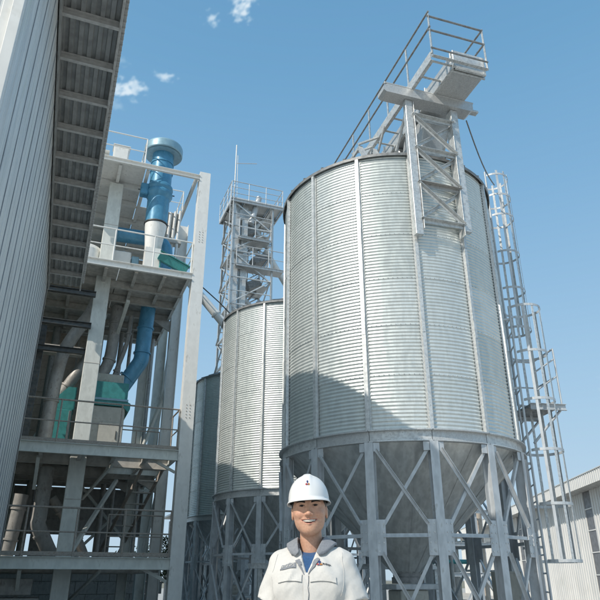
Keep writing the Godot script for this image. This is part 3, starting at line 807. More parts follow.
# ------------------------------------------------------------------ process tower
func make_tower() -> void:
	var o := yard_thing("process_tower", "multi-storey white steel process tower with railed decks beside the warehouse", "tower", 1.1, 17.6)
	var fp: Material = M.frame_paint
	var wp: Material = M.white_paint
	var S0 := 17.6
	var S1 := 24.0
	var Pl := -1.6
	var Pr := 3.12
	# columns
	var rc := bar(o, "column", wp, PH(0.36, 0.34, 0.02, 0.014), L(3.34, 17.72, 0.02), L(3.34, 17.72, 13.86), Vector3(0, 0, 1))
	bar(rc, "web_plate", wp, PB(0.012, 0.3, 0.002), L(3.17, 17.72, 0.02), L(3.17, 17.72, 13.84), Vector3(0, 0, 1))
	for y in [5.55, 11.2]:
		var bm := MB.new()
		for a in [-0.05, 0.05]:
			for i in 5:
				bm.tube(L(3.34 + a, 17.55, y + i * 0.09), L(3.34 + a, 17.537, y + i * 0.09), 0.013, 0.013, 6)
		part(rc, "bolts", M.rail_paint, bm).set_meta("kind", "stuff")
	var mc := bar(o, "column", fp, PB(0.44, 0.40, 0.012), L(0.62, 18.9, 0.02), L(0.62, 18.9, 13.5), Vector3(0, 0, 1))
	for y in [3.35, 7.2, 11.9]:
		block(mc, "splice_band", M.deck_paint, L(0.62, 18.9, y), Vector3(0.452, 0.03, 0.412), 0.003)
	for q in [[3.34, 21.2, 13.8, 0.34], [2.5, 22.0, 9.8, 0.3], [-1.3, 18.9, 13.5, 0.4], [-1.3, 23.6, 13.5, 0.4], [0.9, 23.6, 13.5, 0.36], [3.3, 23.8, 13.5, 0.34]]:
		bar(o, "column", fp if q[1] > 21.5 else wp, PH(q[3], q[3], 0.02, 0.014), L(q[0], q[1], 0.02), L(q[0], q[1], q[2]), Vector3(1, 0, 0))
	# decks: name, top of plate, edge beam depth
	var decks := [[1.88, 0.28, true], [4.62, 0.28, true], [10.05, 0.21, false], [13.70, 0.16, false]]
	for di in decks.size():
		var d: Array = decks[di]
		var top: float = d[0]
		var bd: float = d[1]
		var dk := Node3D.new()
		dk.name = "deck"; o.add_child(dk, true)
		var em: Material = fp if di < 2 else wp
		# edge beams
		bar(dk, "edge_beam", em, PC(bd, 0.09, 0.012), L(Pl, S0, top - bd * 0.5), L(3.16, S0, top - bd * 0.5), Vector3.UP)
		bar(dk, "edge_beam", em, PC(bd, 0.09, 0.012), L(3.12, S1, top - bd * 0.5), L(3.12, S0 + 0.02, top - bd * 0.5), Vector3.UP)
		bar(dk, "edge_beam", em, PC(bd, 0.09, 0.012), L(3.12, S1, top - bd * 0.5), L(Pl, S1, top - bd * 0.5), Vector3.UP)
		# plates
		var plates := []
		if di < 2: plates = [[Pl, 3.1, S0 + 0.02, 18.62], [Pl, 1.5, 18.64, S1], [1.52, 3.1, 20.7, S1]]
		elif di == 2: plates = [[Pl, 1.0, S0 + 0.02, S1], [1.02, 3.1, S0 + 0.02, S1]]
		else: plates = [[Pl, 1.42, S0 + 0.02, S1], [1.44, 3.1, 20.2, S1]]
		for q in plates:
			var ns := int(ceil((q[3] - q[2]) / 1.3))
			for i in ns:
				var a: float = lerpf(q[2], q[3], float(i) / ns)
				var c: float = lerpf(q[2], q[3], float(i + 1) / ns)
				var np := int(ceil((q[1] - q[0]) / 1.2))
				for j in np:
					var e: float = lerpf(q[0], q[1], float(j) / np)
					var f: float = lerpf(q[0], q[1], float(j + 1) / np)
					block(dk, "floor_plate", wp if di == 3 else M.deck_paint, L((e + f) * 0.5, (a + c) * 0.5, top - 0.012), Vector3(f - e - 0.001, 0.012, c - a - 0.001), 0.002)
		# joists along s and along p
		for i in 5:
			var p: float = [-1.3, -0.35, 0.62, 1.5, 2.35][i]
			if di == 3 and i > 3: continue
			bar(dk, "joist", M.deck_paint if di < 3 else wp, PH(0.10, bd * 0.85, 0.012, 0.008), L(p, S0 + 0.1, top - 0.02 - bd * 0.44), L(p, S1 - 0.05, top - 0.02 - bd * 0.44), Vector3.UP)
		for i in 5:
			var s: float = [18.9, 20.0, 21.2, 22.4, 23.4][i]
			if i == 1 and di < 2: continue
			bar(dk, "cross_joist", M.deck_paint if di < 3 else wp, PH(0.12, bd * 1.1, 0.012, 0.008), L(Pl, s, top - 0.03 - bd * 0.56), L(3.1 if di < 3 or s > 20.1 else 1.42, s, top - 0.03 - bd * 0.56), Vector3.UP)
		if di < 2:
			bar(dk, "edge_beam", em, PC(0.22, 0.08, 0.012), L(1.5, 20.66, top - 0.16), L(3.14, 20.66, top - 0.16), Vector3.UP)
			# knee brackets under the walkway's right end
			bar(dk, "knee_brace", em, PL(0.08), L(3.12, 17.75, top - 0.6), L(2.45, 17.75, top - bd), Vector3(0, 0, 1))
			bar(dk, "knee_brace", em, PB(0.07, 0.07), L(1.55, 18.7, top - bd - 0.02), L(0.95, 20.6, top - 1.05), Vector3.UP)
			bar(dk, "knee_brace", em, PB(0.09, 0.07), L(-0.4, 18.2, top - bd), L(-0.4, 19.2, top - bd - 0.7), Vector3.UP)
	# railings
	railing(o, [L(Pl, 17.64, 1.88), L(3.12, 17.64, 1.88)], M.rail_paint, 1.15, 1.12, 0.022)
	railing(o, [L(Pl, 17.64, 4.62), L(3.12, 17.64, 4.62), L(3.10, 18.55, 4.62)], M.rail_paint, 1.15, 1.5, 0.022)
	railing(o, [L(1.6, 18.58, 1.88), L(3.05, 18.58, 1.88)], M.rail_paint, 1.1, 0.72, 0.018, 1, false)
	railing(o, [L(1.6, 20.6, 4.62), L(3.05, 20.6, 4.62)], M.rail_paint, 1.1, 0.72, 0.018, 1, false)
	railing(o, [L(Pl, 17.64, 10.05), L(3.12, 17.64, 10.05), L(3.08, 21.0, 10.05)], wp, 1.12, 1.25, 0.022, 1, false)
	railing(o, [L(Pl, 17.66, 13.70), L(1.36, 17.66, 13.70), L(1.36, 20.1, 13.70)], wp, 1.05, 1.25, 0.02, 1, false)
	railing(o, [L(2.55, 20.3, 13.70), L(3.1, 20.3, 13.70), L(3.1, 23.8, 13.70)], wp, 1.05, 1.25, 0.02, 1, false)
	# vertical bracing between the inner columns
	for q in [[[3.3, 21.3, 4.4], [3.3, 23.6, 2.0]], [[0.9, 23.5, 4.4], [3.2, 23.7, 2.0]], [[0.9, 23.5, 2.0], [3.2, 23.7, 4.4]], [[0.7, 18.95, 1.9], [1.9, 20.9, 4.2]], [[-1.2, 23.6, 4.8], [0.8, 23.6, 9.6]], [[3.3, 21.3, 9.7], [3.3, 23.7, 5.0]], [[1.45, 18.9, 9.4], [1.25, 22.2, 8.3]], [[2.6, 22.0, 5.0], [3.25, 21.3, 7.4]]]:
		bar(o, "brace", fp, PB(0.11, 0.09, 0.006), L(q[0][0], q[0][1], q[0][2]), L(q[1][0], q[1][1], q[1][2]))
	# haunches at the inner column heads
	for q in [[3.2, 21.2, 9.82], [3.2, 21.2, 4.3], [2.5, 22.0, 4.3]]:
		var hb := MB.new()
		hb.ext(PackedVector2Array([Vector2(0, 0), Vector2(-0.75, 0), Vector2(0, -0.42)]), L(q[0], q[1] - 0.04, q[2]), L(q[0], q[1] + 0.04, q[2]), Vector3.UP)
		part(o, "haunch", M.deck_paint, hb)
	# cladding boards on the back of the tower; lower rows coloured as bounce-lit deck undersides
	for i in 11:
		var y := 5.0 + i * 0.46
		block(o, "beige_board", M.warm_beige, L(-0.7, 23.85, y), Vector3(2.4, 0.475, 0.03), 0.008, Basis(Vector3.RIGHT, -0.08))
	for i in 7:
		var y := 10.4 + i * 0.46
		block(o, "beige_board", M.warm_beige, L(1.0, 23.85, y), Vector3(2.6, 0.475, 0.03), 0.008, Basis(Vector3.RIGHT, -0.08))
	for j in 3:
		for i in 4:
			block(o, "back_panel", M.pipe_grey, L(-1.05 + i * 1.2, 23.9, 3.02 + j * 0.5), Vector3(1.199, 0.53, 0.03), 0.006, Basis(Vector3.RIGHT, -0.06))
	for q in [[-0.1, 0.55], [1.9, 0.5], [1.15, 0.2]]:
		block(o, "back_panel", M.pipe_grey, L(q[0], 23.92, 2.3), Vector3(q[1], 0.92, 0.04), 0.008)
	for q in [[1.7, 23.0, 0.09], [2.0, 22.6, 0.06], [2.85, 23.2, 0.1], [-0.6, 23.2, 0.12]]:
		pipe(o, "riser_pipe", M.pipe_grey, L(q[0], q[1], 1.9), L(q[0], q[1], 9.8), q[2], 14)
	for p in [-1.2, -0.5, 0.2]:
		bar(o, "board_stud", M.deck_paint, PL(0.06), L(p, 23.8, 4.7), L(p, 23.8, 9.9), Vector3(0, 0, 1))
	# stub beams that tie the tower to the warehouse
	for q in [[9.2, 18.3], [8.3, 18.6], [7.6, 19.0]]:
		bar(o, "tie_beam", M.dark_steel, PH(0.14, 0.16), L(-2.2, q[1], q[0]), L(0.45, q[1], q[0]), Vector3.UP)
	bar(o, "tie_beam", M.deck_paint, PB(0.34, 0.26), L(-2.2, 20.2, 7.95), L(0.35, 20.2, 7.95), Vector3.UP)
	bar(o, "column", M.dark_steel, PB(0.30, 0.28), L(-0.93, 19.4, 4.62), L(-0.93, 19.4, 8.4), Vector3(0, 0, 1))
	# stair stringers at the right side of the lower storeys
	for q in [[1.9, 4.5]]:
		bar(o, "stair_stringer", M.rail_paint, PB(0.03, 0.16), L(2.3, 22.9, q[0]), L(3.1, 19.2, q[1]), Vector3.UP)
		bar(o, "stair_stringer", M.rail_paint, PB(0.03, 0.16), L(1.7, 22.9, q[0]), L(2.5, 19.2, q[1]), Vector3.UP)
		for i in 9:
			var f := (i + 0.5) / 9.0
			block(o, "stair_tread", M.deck_paint, L(lerpf(2.0, 2.8, f), lerpf(22.9, 19.2, f), lerpf(q[0], q[1], f)), Vector3(0.58, 0.03, 0.24), 0.004)

func make_tower_equipment() -> void:
	# tall blue exhaust duct with its rain cap
	var o := yard_thing("exhaust_duct", "tall bright blue exhaust duct with a wide pale rain cap", "duct", 1.99, 18.35, 10.06)
	var b := MB.new()
	b.lathe([[0.36, 1.9], [0.36, 2.86], [0.40, 2.93], [0.44, 3.02], [0.44, 3.10], [0.40, 3.18], [0.44, 3.26], [0.43, 3.34], [0.37, 3.42], [0.36, 3.46], [0.36, 4.40], [0.36, 4.72], [0.34, 4.74]], Vector3.ZERO, 40)
	var shaft := part(o, "shaft", M.blue_paint, b)
	for y in [1.92, 3.95, 4.28]:
		var fl := MB.new()
		fl.lathe([[0.35, y - 0.02], [0.385, y - 0.02], [0.385, y + 0.02], [0.35, y + 0.02]], Vector3.ZERO, 40)
		part(shaft, "flange", M.blue_paint if y > 2 else M.dark_steel, fl)
	var cap := MB.new()
	cap.lathe([[0.30, 4.70], [0.60, 4.66], [0.63, 4.66], [0.65, 4.69], [0.65, 4.92], [0.63, 4.98], [0.5, 5.02], [0.0, 5.12]], Vector3.ZERO, 48)
	part(o, "rain_cap", M.cap_paint, cap)
	var uc := MB.new()
	uc.lathe([[0.35, 4.655], [0.60, 4.645]], Vector3.ZERO, 48)
	part(o, "cap_underside", M.cap_paint, uc)
	# round to square transition
	var tr := MB.new()
	var m := 40
	for i in m:
		var t0 := TAU * i / m
		var t1 := TAU * (i + 1) / m
		for st in 2:
			var pt := []
			for q in [[t0, 0], [t1, 0], [t1, 1], [t0, 1]]:
				var dr := Vector3(sin(q[0]), 0, cos(q[0]))
				var sq := dr / maxf(absf(dr.x), absf(dr.z))
				var top := dr * 0.355 + Vector3.UP * 1.88
				var mid2 := Vector3(sq.x * 0.24 - 0.02, 0.95, sq.z * 0.24)
				var low := Vector3(sq.x * 0.24 - 0.02, 0.0, sq.z * 0.24)
				pt.append((top if q[1] == 0 else mid2) if st == 0 else (mid2 if q[1] == 0 else low))
			var nn: Vector3 = (pt[1] - pt[0]).cross(pt[2] - pt[1]).normalized()
			if nn.dot(Vector3(sin(t0), 0, cos(t0))) < 0: nn = -nn
			tr.quad(pt[0], pt[1], pt[2], pt[3], nn)
	part(o, "transition_piece", M.white_paint, tr)
	var dm := block(o, "damper_housing", M.blue_paint, Vector3(-0.5, 3.12, 0.05), Vector3(0.26, 0.42, 0.3), 0.03)
	pipe(dm, "damper_shaft", M.dark_steel, Vector3(-0.7, 3.12, 0.05), Vector3(0.5, 3.12, 0.05), 0.02)
	# small blue branch duct behind it
	var br := yard_thing("branch_duct", "short deep blue duct elbow behind the tall blue exhaust duct", "duct", 2.5, 19.3, 10.06)
	var k := MB.new()
	var pts := []
	for i in 9: pts.append(Vector3(0, 0.0 + i * 0.18, 0))
	for i in range(1, 8):
		var a := i / 7.0 * PI / 2
		pts.append(Vector3(-0.45 + 0.45 * cos(a), 1.44 + 0.45 * sin(a), 0))
	pts.append(Vector3(-1.9, 1.9, -0.1))
	k.sweep(pts, 0.25, 24)
	part(br, "elbow", M.blue_paint, k)
	for y in [0.3, 1.3]:
		var fl2 := MB.new()
		fl2.lathe([[0.24, y - 0.02], [0.29, y - 0.02], [0.29, y + 0.02], [0.24, y + 0.02]], Vector3.ZERO, 24)
		part(br, "flange", M.blue_paint, fl2)
	# teal sloping chute at the deck's right edge
	var ch := yard_thing("chute", "teal boxed chute sloping across the upper deck's right corner", "chute", 2.6, 18.1, 10.06)
	var bs := Basis(Vector3(0, 0, 1), -0.40) * Basis(Vector3.RIGHT, 0.35)
	block(ch, "trough", M.teal_paint, Vector3(0.02, 0.50, 0), Vector3(0.98, 0.26, 0.42), 0.012, bs)
	block(ch, "cover", M.teal_paint, Vector3(0.02, 0.50, 0) + bs * Vector3(0, 0.15, 0), Vector3(1.04, 0.035, 0.48), 0.006, bs)
	for x in [-0.4, 0.4]: pipe(ch, "leg", M.teal_paint, Vector3(x, 0, 0.1), Vector3(x, 0.5 - x * 0.4, 0.1), 0.025)
	# white drum and housing on the same deck
	var dr2 := yard_thing("white_tank", "rounded white tank behind the upper deck railing near the warehouse eave", "tank", -0.05, 19.3, 10.06)
	var t := MB.new()
	t.lathe([[0.0, 0.0], [0.55, 0.0], [0.58, 0.04], [0.58, 0.95], [0.52, 1.08], [0.3, 1.17], [0.0, 1.2]], Vector3.ZERO, 40)
	part(dr2, "shell", M.white_paint, t)
	var t2 := MB.new()
	t2.lathe([[0.14, 1.15], [0.14, 1.32], [0.0, 1.34]], Vector3.ZERO, 20)
	part(dr2, "manhole", M.white_paint, t2)
	var hs := yard_thing("fan_housing", "white boxed fan housing on the upper deck beside the blue duct", "housing", 1.02, 19.6, 10.06)
	block(hs, "casing", M.white_paint, Vector3(0, 0.6, 0), Vector3(0.75, 1.2, 0.9), 0.03)
	block(hs, "side_panel", M.cap_paint, Vector3(0.52, 0.55, 0.1), Vector3(0.24, 1.1, 0.6), 0.02)
	block(hs, "base_frame", M.deck_paint, Vector3(0, 0.03, 0), Vector3(0.9, 0.06, 1.0), 0.01)
	# motor and pipes right of the duct
	var pr := yard_thing("pipe_rack", "bundle of thin white pipes with a clamp right of the blue duct", "pipes", 2.75, 20.0, 10.06)
	for i in 3:
		pipe(pr, "pipe", M.white_paint, Vector3(-0.2 + i * 0.16, 0, 0.1 * i), Vector3(-0.1 + i * 0.16, 3.5, 0.1 * i), 0.05, 12)
	for y in [1.0, 2.2]:
		block(pr, "clamp", M.deck_paint, Vector3(0.02, y, 0.1), Vector3(0.62, 0.1, 0.34), 0.01)
	# white cabinet and beige motor on the top deck
	var cb := yard_thing("control_cabinet", "white cabinet standing on the top deck behind its railing", "cabinet", 0.6, 18.3, 13.7)
	block(cb, "body", M.white_paint, Vector3(0, 0.45, 0), Vector3(0.5, 0.88, 0.4), 0.012)
	block(cb, "lid", M.white_paint, Vector3(0, 0.905, 0), Vector3(0.56, 0.03, 0.46), 0.006)
	block(cb, "door", M.white_paint, Vector3(0, 0.42, 0.208), Vector3(0.42, 0.7, 0.016), 0.004)
	var mo := yard_thing("motor", "small beige motor on the top deck next to the warehouse eave", "motor", 0.05, 18.2, 13.7)
	var mm := MB.new()
	mm.tube(Vector3(-0.2, 0.5, 0), Vector3(0.18, 0.5, 0), 0.15, 0.15, 20)
	part(mo, "casing", M.beige, mm)
	block(mo, "foot", M.dark_steel, Vector3(0, 0.17, 0), Vector3(0.3, 0.34, 0.25), 0.01)
	# dark blue pipe under the upper deck
	var bp := yard_thing("blue_pipe", "dark blue round pipe bending down below the upper deck", "pipe", 2.2, 20.3, 6.5)
	var pp := MB.new()
	var path := [Vector3(0.05, 3.35, 0), Vector3(0.02, 2.6, 0), Vector3(0.0, 1.65, 0)]
	for i in range(1, 6):
		var a := i / 5.0 * 0.62
		path.append(Vector3(-0.6 * (1 - cos(a)), 1.6 - 0.6 * sin(a), -0.15 * (1 - cos(a))))
	path.append(Vector3(-0.55, 0.45, -0.15))
	pp.sweep(path, 0.25, 28)
	part(bp, "tube", M.blue_paint, pp)
	for q in [[Vector3(0.02, 2.55, 0), Vector3(0.02, 2.6, 0)], [Vector3(0.0, 1.72, 0), Vector3(0.0, 1.68, 0)], [Vector3(-0.36, 0.86, -0.08), Vector3(-0.39, 0.82, -0.085)]]:
		var fl3 := MB.new()
		fl3.tube(q[0], q[1], 0.285, 0.285, 28)
		part(bp, "flange", M.blue_paint, fl3)
	# teal and beige screening machine behind the second deck's railing
	var sm := yard_thing("screening_machine", "beige screening machine with a teal hood on the second deck", "machine", 1.3, 20.4, 4.63)
	block(sm, "body", M.beige, Vector3(0.02, 0.85, 0), Vector3(1.0, 1.5, 1.2), 0.03)
	block(sm, "inspection_door", M.beige, Vector3(0.1, 0.7, 0.615), Vector3(0.6, 0.8, 0.03), 0.01)
	pipe(sm, "door_handle", M.dark_steel, Vector3(0.32, 0.6, 0.645), Vector3(0.32, 0.85, 0.645), 0.014)
	var hd := MB.new()
	hd.ext(PackedVector2Array([Vector2(-0.62, 1.62), Vector2(0.42, 1.62), Vector2(0.62, 1.45), Vector2(0.66, 1.55), Vector2(0.66, 1.72), Vector2(0.55, 1.78), Vector2(0.55, 2.35), Vector2(-0.62, 2.35)]), Vector3(0, 0, 0.64), Vector3(0, 0, -0.64), Vector3.UP)
	part(sm, "hood", M.teal_paint, hd)
	block(sm, "hood_band", M.cap_paint, Vector3(0.0, 1.80, 0.66), Vector3(1.16, 0.07, 0.03), 0.006)
	block(sm, "inlet_box", M.beige, Vector3(-0.05, 2.52, 0), Vector3(0.9, 0.32, 0.8), 0.02)
	for x in [-0.4, 0.42]: block(sm, "foot", M.dark_steel, Vector3(x, 0.05, 0.4), Vector3(0.12, 0.1, 0.2), 0.01)
	var am := yard_thing("aspirator", "teal upright aspirator left of the second deck's middle column", "machine", -0.05, 20.6, 4.63)
	block(am, "lower_body", M.teal_paint, Vector3(0.05, 0.75, 0), Vector3(0.62, 1.5, 0.8), 0.03)
	var ah := MB.new()
	ah.ext(PackedVector2Array([Vector2(-0.3, 1.5), Vector2(0.4, 1.5), Vector2(0.4, 2.2), Vector2(0.15, 2.2), Vector2(-0.2, 1.8)]), Vector3(0, 0, 0.38), Vector3(0, 0, -0.38), Vector3.UP)
	part(am, "upper_body", M.teal_paint, ah)
	block(am, "corner_bracket", M.pipe_grey, Vector3(0.30, 0.75, 0.415), Vector3(0.08, 1.4, 0.03), 0.01)
	# grey ducts
	var defs := [
		["thick grey round duct curving down left of the middle column", [[0.55, 19.7, 9.8], [0.42, 19.7, 9.2], [0.20, 19.7, 8.75], [-0.05, 19.7, 8.2], [-0.22, 19.7, 7.7], [-0.30, 19.7, 7.0], [-0.33, 19.7, 6.2], [-0.35, 19.7, 4.64]], 0.19],
		["grey duct branch slanting down behind the middle column", [[0.75, 20.4, 8.4], [0.5, 20.4, 7.8], [0.15, 20.4, 7.1], [-0.1, 20.5, 6.6], [-0.2, 20.6, 6.3]], 0.17],
		["grey duct hanging just right of the middle column", [[1.25, 20.6, 9.85], [1.25, 20.6, 8.6], [1.2, 20.6, 7.9], [1.0, 20.6, 7.3], [1.0, 20.6, 7.2]], 0.19],
		["thin grey pipe slanting below the upper deck beside the dark blue pipe", [[1.75, 20.6, 9.6], [1.7, 20.7, 8.6], [1.45, 20.9, 7.5], [1.4, 21.0, 6.9]], 0.075],
		["vertical grey duct on the lowest deck left of the middle column", [[-0.15, 19.8, 4.3], [-0.15, 19.8, 3.0], [-0.15, 19.8, 2.75], [0.1, 19.9, 2.3], [0.35, 20.0, 1.9]], 0.2],
		["leftmost grey duct on the lowest deck beside the warehouse wall", [[-0.75, 20.4, 3.6], [-0.8, 20.4, 2.9], [-0.9, 20.4, 1.9]], 0.22],
		["grey duct slanting behind the lowest deck's middle railing", [[0.1, 20.8, 3.6], [0.9, 21.0, 2.6], [1.3, 21.0, 1.9]], 0.13]]
	for q in defs:
		var p0: Array = q[1][0]
		var lowest: Array = q[1][q[1].size() - 1]
		var gd := yard_thing("grey_duct", q[0], "duct", lowest[0], lowest[1], lowest[2], "grey ducts inside the tower")
		# round the corners with a curve
		var cv := Curve3D.new()
		for i in q[1].size():
			var c: Array = q[1][i]
			var a: Array = q[1][maxi(0, i - 1)]
			var e: Array = q[1][mini(q[1].size() - 1, i + 1)]
			var tg := (L(e[0], e[1], e[2]) - L(a[0], a[1], a[2])) * 0.16
			cv.add_point(L(c[0], c[1], c[2]), -tg, tg)
		cv.bake_interval = 0.12
		var gp := MB.new()
		gp.sweep(Array(cv.get_baked_points()), q[2], 20)
		part(gd, "tube", M.pipe_grey, gp)
		var bk := cv.get_baked_length()
		for f in [0.22, 0.7]:
			var x0 := cv.sample_baked(bk * f)
			var x1 := cv.sample_baked(bk * f + 0.05)
			var ff := MB.new()
			ff.tube(x0, x1, q[2] + 0.03, q[2] + 0.03, 20)
			part(gd, "flange", M.pipe_grey, ff)
	# motor drives and crates on the lowest floor
	var cc := yard_thing("pump_skid", "dark grey pump skid below the lowest deck beside the warehouse", "pump", -0.6, 19.2, 0.0)
	block(cc, "frame", M.pipe_grey, Vector3(0, 0.5, 0), Vector3(1.5, 0.9, 0.9), 0.02)
	block(cc, "panel", M.pipe_grey, Vector3(0, 1.2, 0.1), Vector3(1.1, 0.4, 0.5), 0.02)
	# white spout from the tower to the second silo's eave
	var sp := yard_thing("white_spout", "white slanting spout between the tower column and the second silo", "spout", 4.62, 19.0, 9.05)
	var sk := MB.new()
	sk.tube(L(2.9, 19.0, 10.9), L(4.75, 19.0, 8.95), 0.14, 0.14, 18)
	part(sp, "tube", M.white_paint, sk)
	for f in [0.35, 0.75]:
		var ff2 := MB.new()
		var q0 := L(2.9, 19.0, 10.9).lerp(L(4.75, 19.0, 8.95), f)
		var dd := (L(4.75, 19.0, 8.95) - L(2.9, 19.0, 10.9)).normalized()
		ff2.tube(q0, q0 + dd * 0.05, 0.17, 0.17, 18)
		part(sp, "flange", M.white_paint, ff2)
	var wr := yard_thing("overhead_cable", "thin cable strung from the tower column to the second silo", "cable", 3.5, 18.2, 9.9)
	var wk := MB.new()
	wk.sweep([L(3.4, 18.0, 10.0), L(3.9, 18.5, 9.93), L(4.4, 19.0, 9.86), L(5.2, 20.0, 9.8)], 0.02, 6)
	part(wr, "wire", M.dark_steel, wk)

# ------------------------------------------------------------------ bucket elevator tower behind the silos
func make_elevator() -> void:
	var o := yard_thing("elevator_tower", "galvanised lattice elevator tower with a railed top platform behind the second silo", "tower", 8.55, 30.3)
	var z: Material = M.zinc
	var P0 := 7.25
	var P1 := 9.45
	var A := 29.1
	var B := 31.4
	var top := 20.6
	for p in [P0, P1]:
		for s in [A, B]:
			bar(o, "leg", z, PL(0.13, 0.012), L(p, s, 0.02), L(p, s, top), Vector3(0, 0, 1))
	var lv := []
	var y := 2.0
	while y < top + 0.1:
		lv.append(y); y += 1.55
	for i in lv.size():
		var h: float = lv[i]
		bar(o, "girt", z, PL(0.09, 0.01), L(P0, A, h), L(P1, A, h))
		bar(o, "girt", z, PL(0.09, 0.01), L(P0, B, h), L(P1, B, h))
		bar(o, "girt", z, PL(0.09, 0.01), L(P0, A, h), L(P0, B, h))
		bar(o, "girt", z, PL(0.09, 0.01), L(P1, A, h), L(P1, B, h))
		if i < lv.size() - 1:
			var g: float = lv[i + 1]
			var fl := i % 2 == 0
			for s in [A, B]:
				bar(o, "diagonal", z, PL(0.07, 0.008), L(P0 if fl else P1, s, h), L(P1 if fl else P0, s, g))
				bar(o, "girt", z, PL(0.06, 0.008), L(P0, s, (h + g) * 0.5), L(P1, s, (h + g) * 0.5))
				if s == B: bar(o, "diagonal", z, PL(0.07, 0.008), L(P1 if fl else P0, s, h), L(P0 if fl else P1, s, g))
			for p in [P0, P1]:
				bar(o, "diagonal", z, PL(0.07, 0.008), L(p, A, h), L(p, B, g))
				bar(o, "diagonal", z, PL(0.07, 0.008), L(p, B, h), L(p, A, g))
	# stair flights zigzagging inside, with landings
	for i in range(6, lv.size() - 1):
		var h2: float = lv[i]
		var g2: float = lv[i + 1]
		var d := 1.0 if i % 2 == 0 else -1.0
		var pm := (P0 + P1) * 0.5
		var fb := bar(o, "stair_flight", M.zinc_dark, PB(0.62, 0.06), L(pm - d * 0.55, 30.7, h2), L(pm + d * 0.75, 30.7, g2), Vector3.UP)
		block(o, "landing", M.spangle, L(pm + d * 0.75, 30.4, g2), Vector3(0.75, 0.05, 1.5), 0.006)
		pipe(fb, "stair_rail", z, L(pm - d * 0.55, 30.35, h2 + 0.9), L(pm + d * 0.75, 30.35, g2 + 0.9), 0.02, 8)
	# ladder with safety hoops up the front left leg
	for sx in [7.0, 7.18]: pipe(o, "ladder_stile", M.leg_paint, L(sx, 28.95, 12.0), L(sx, 28.95, 21.6), 0.02, 8)
	for i in 30: pipe(o, "ladder_rung", M.leg_paint, L(7.0, 28.95, 12.2 + i * 0.31), L(7.18, 28.95, 12.2 + i * 0.31), 0.012, 6)
	for pp in [P0 + 0.75, P0 + 1.5]: bar(o, "inner_post", z, PL(0.09, 0.01), L(pp, B, 0.02), L(pp, B, top), Vector3(0, 0, 1))
	for q in [[14.2, 8.1, 9.3], [15.3, 9.1, 7.9], [17.6, 8.2, 9.4], [19.1, 9.2, 8.3]]:
		pipe(o, "grain_spout", z, L(q[1], 30.0, q[0] + 1.2), L(q[2], 30.0, q[0]), 0.12, 14)
	# elevator casings
	for s in [-0.24, 0.24]:
		block(o, "elevator_casing", z, L(7.75 + s, 29.55, 10.4), Vector3(0.34, 20.6, 0.5), 0.012)
	block(o, "ladder_panel", M.spangle, L(7.72, 29.2, 17.2), Vector3(0.4, 1.3, 0.06), 0.01)
	# top platform
	var dk := Node3D.new()
	dk.name = "top_platform"; o.add_child(dk)
	for i in 4:
		for j in 3:
			block(dk, "floor_plate", M.spangle, L(7.05 + (i + 0.5) * 0.76, 29.0 + (j + 0.5) * 0.9, 20.72), Vector3(0.75, 0.02, 0.885), 0.003)
	for i in 5:
		bar(dk, "joist", M.leg_paint, PC(0.14, 0.06), L(7.05 + i * 0.76, 29.0, 20.63), L(7.05 + i * 0.76, 31.7, 20.63))
	for s in [29.0, 30.35, 31.7]:
		bar(dk, "edge_beam", M.leg_paint, PC(0.18, 0.07), L(7.05, s, 20.64), L(10.1, s, 20.64))
	railing(dk, [L(7.07, 31.7, 20.74), L(7.07, 29.02, 20.74), L(10.08, 29.02, 20.74), L(10.08, 31.7, 20.74)], M.leg_paint, 1.15, 0.95, 0.024, 2)
	# lower platforms on the right
	for q in [[16.75, 7.5, 10.2], [18.45, 7.6, 9.4]]:
		var lp := Node3D.new()
		lp.name = "side_platform"; o.add_child(lp, true)
		block(lp, "floor_plate", M.spangle, L((q[1] + q[2]) * 0.5, 29.4, q[0]), Vector3(q[2] - q[1], 0.04, 0.9), 0.005)
		bar(lp, "edge_beam", M.leg_paint, PC(0.14, 0.06), L(q[1], 28.96, q[0] - 0.08), L(q[2], 28.96, q[0] - 0.08))
		railing(lp, [L(q[1], 28.98, q[0]), L(q[2], 28.98, q[0])], M.leg_paint, 1.1, 0.8, 0.022, 1, false)
	# head, drive and spouts
	var hd := MB.new()
	hd.tube(L(8.2, 29.9, 20.1), L(9.6, 29.9, 18.5), 0.16, 0.16, 16)
	part(o, "head_spout", z, hd)
	var hd2 := MB.new()
	hd2.tube(L(9.4, 29.9, 18.3), L(10.9, 29.9, 16.0), 0.17, 0.17, 16)
	part(o, "transfer_spout", M.white_paint, hd2)
	var hd3 := MB.new()
	hd3.tube(L(8.3, 29.3, 19.5), L(8.75, 29.3, 21.3), 0.17, 0.17, 16)
	part(o, "vent_pipe", M.leg_paint, hd3)
	block(o, "elevator_head", z, L(7.95, 29.6, 20.0), Vector3(1.0, 0.7, 0.6), 0.04)
	for q in [[8.3, 19.2], [9.0, 17.6], [8.7, 16.0]]:
		block(o, "hopper_box", M.zinc_dark, L(q[0], 30.0, q[1]), Vector3(0.8, 0.45, 0.9), 0.03, Basis(Vector3(0, 0, 1), 0.5))
	# lightning mast
	var ms := yard_thing("antenna_mast", "thin mast with one cross arm on the elevator tower's platform", "mast", 7.24, 29.1, 20.74)
	pipe(ms, "mast", M.white_paint, Vector3(0, 0, 0), Vector3(0, 3.7, 0), 0.035, 10)
	pipe(ms, "cross_arm", M.leg_paint, Vector3(0, 2.42, 0), Vector3(1.25, 2.72, 0), 0.022, 8)
	pipe(ms, "stay", M.white_paint, Vector3(0.16, 0, 0), Vector3(0.1, 3.0, 0), 0.015, 8)

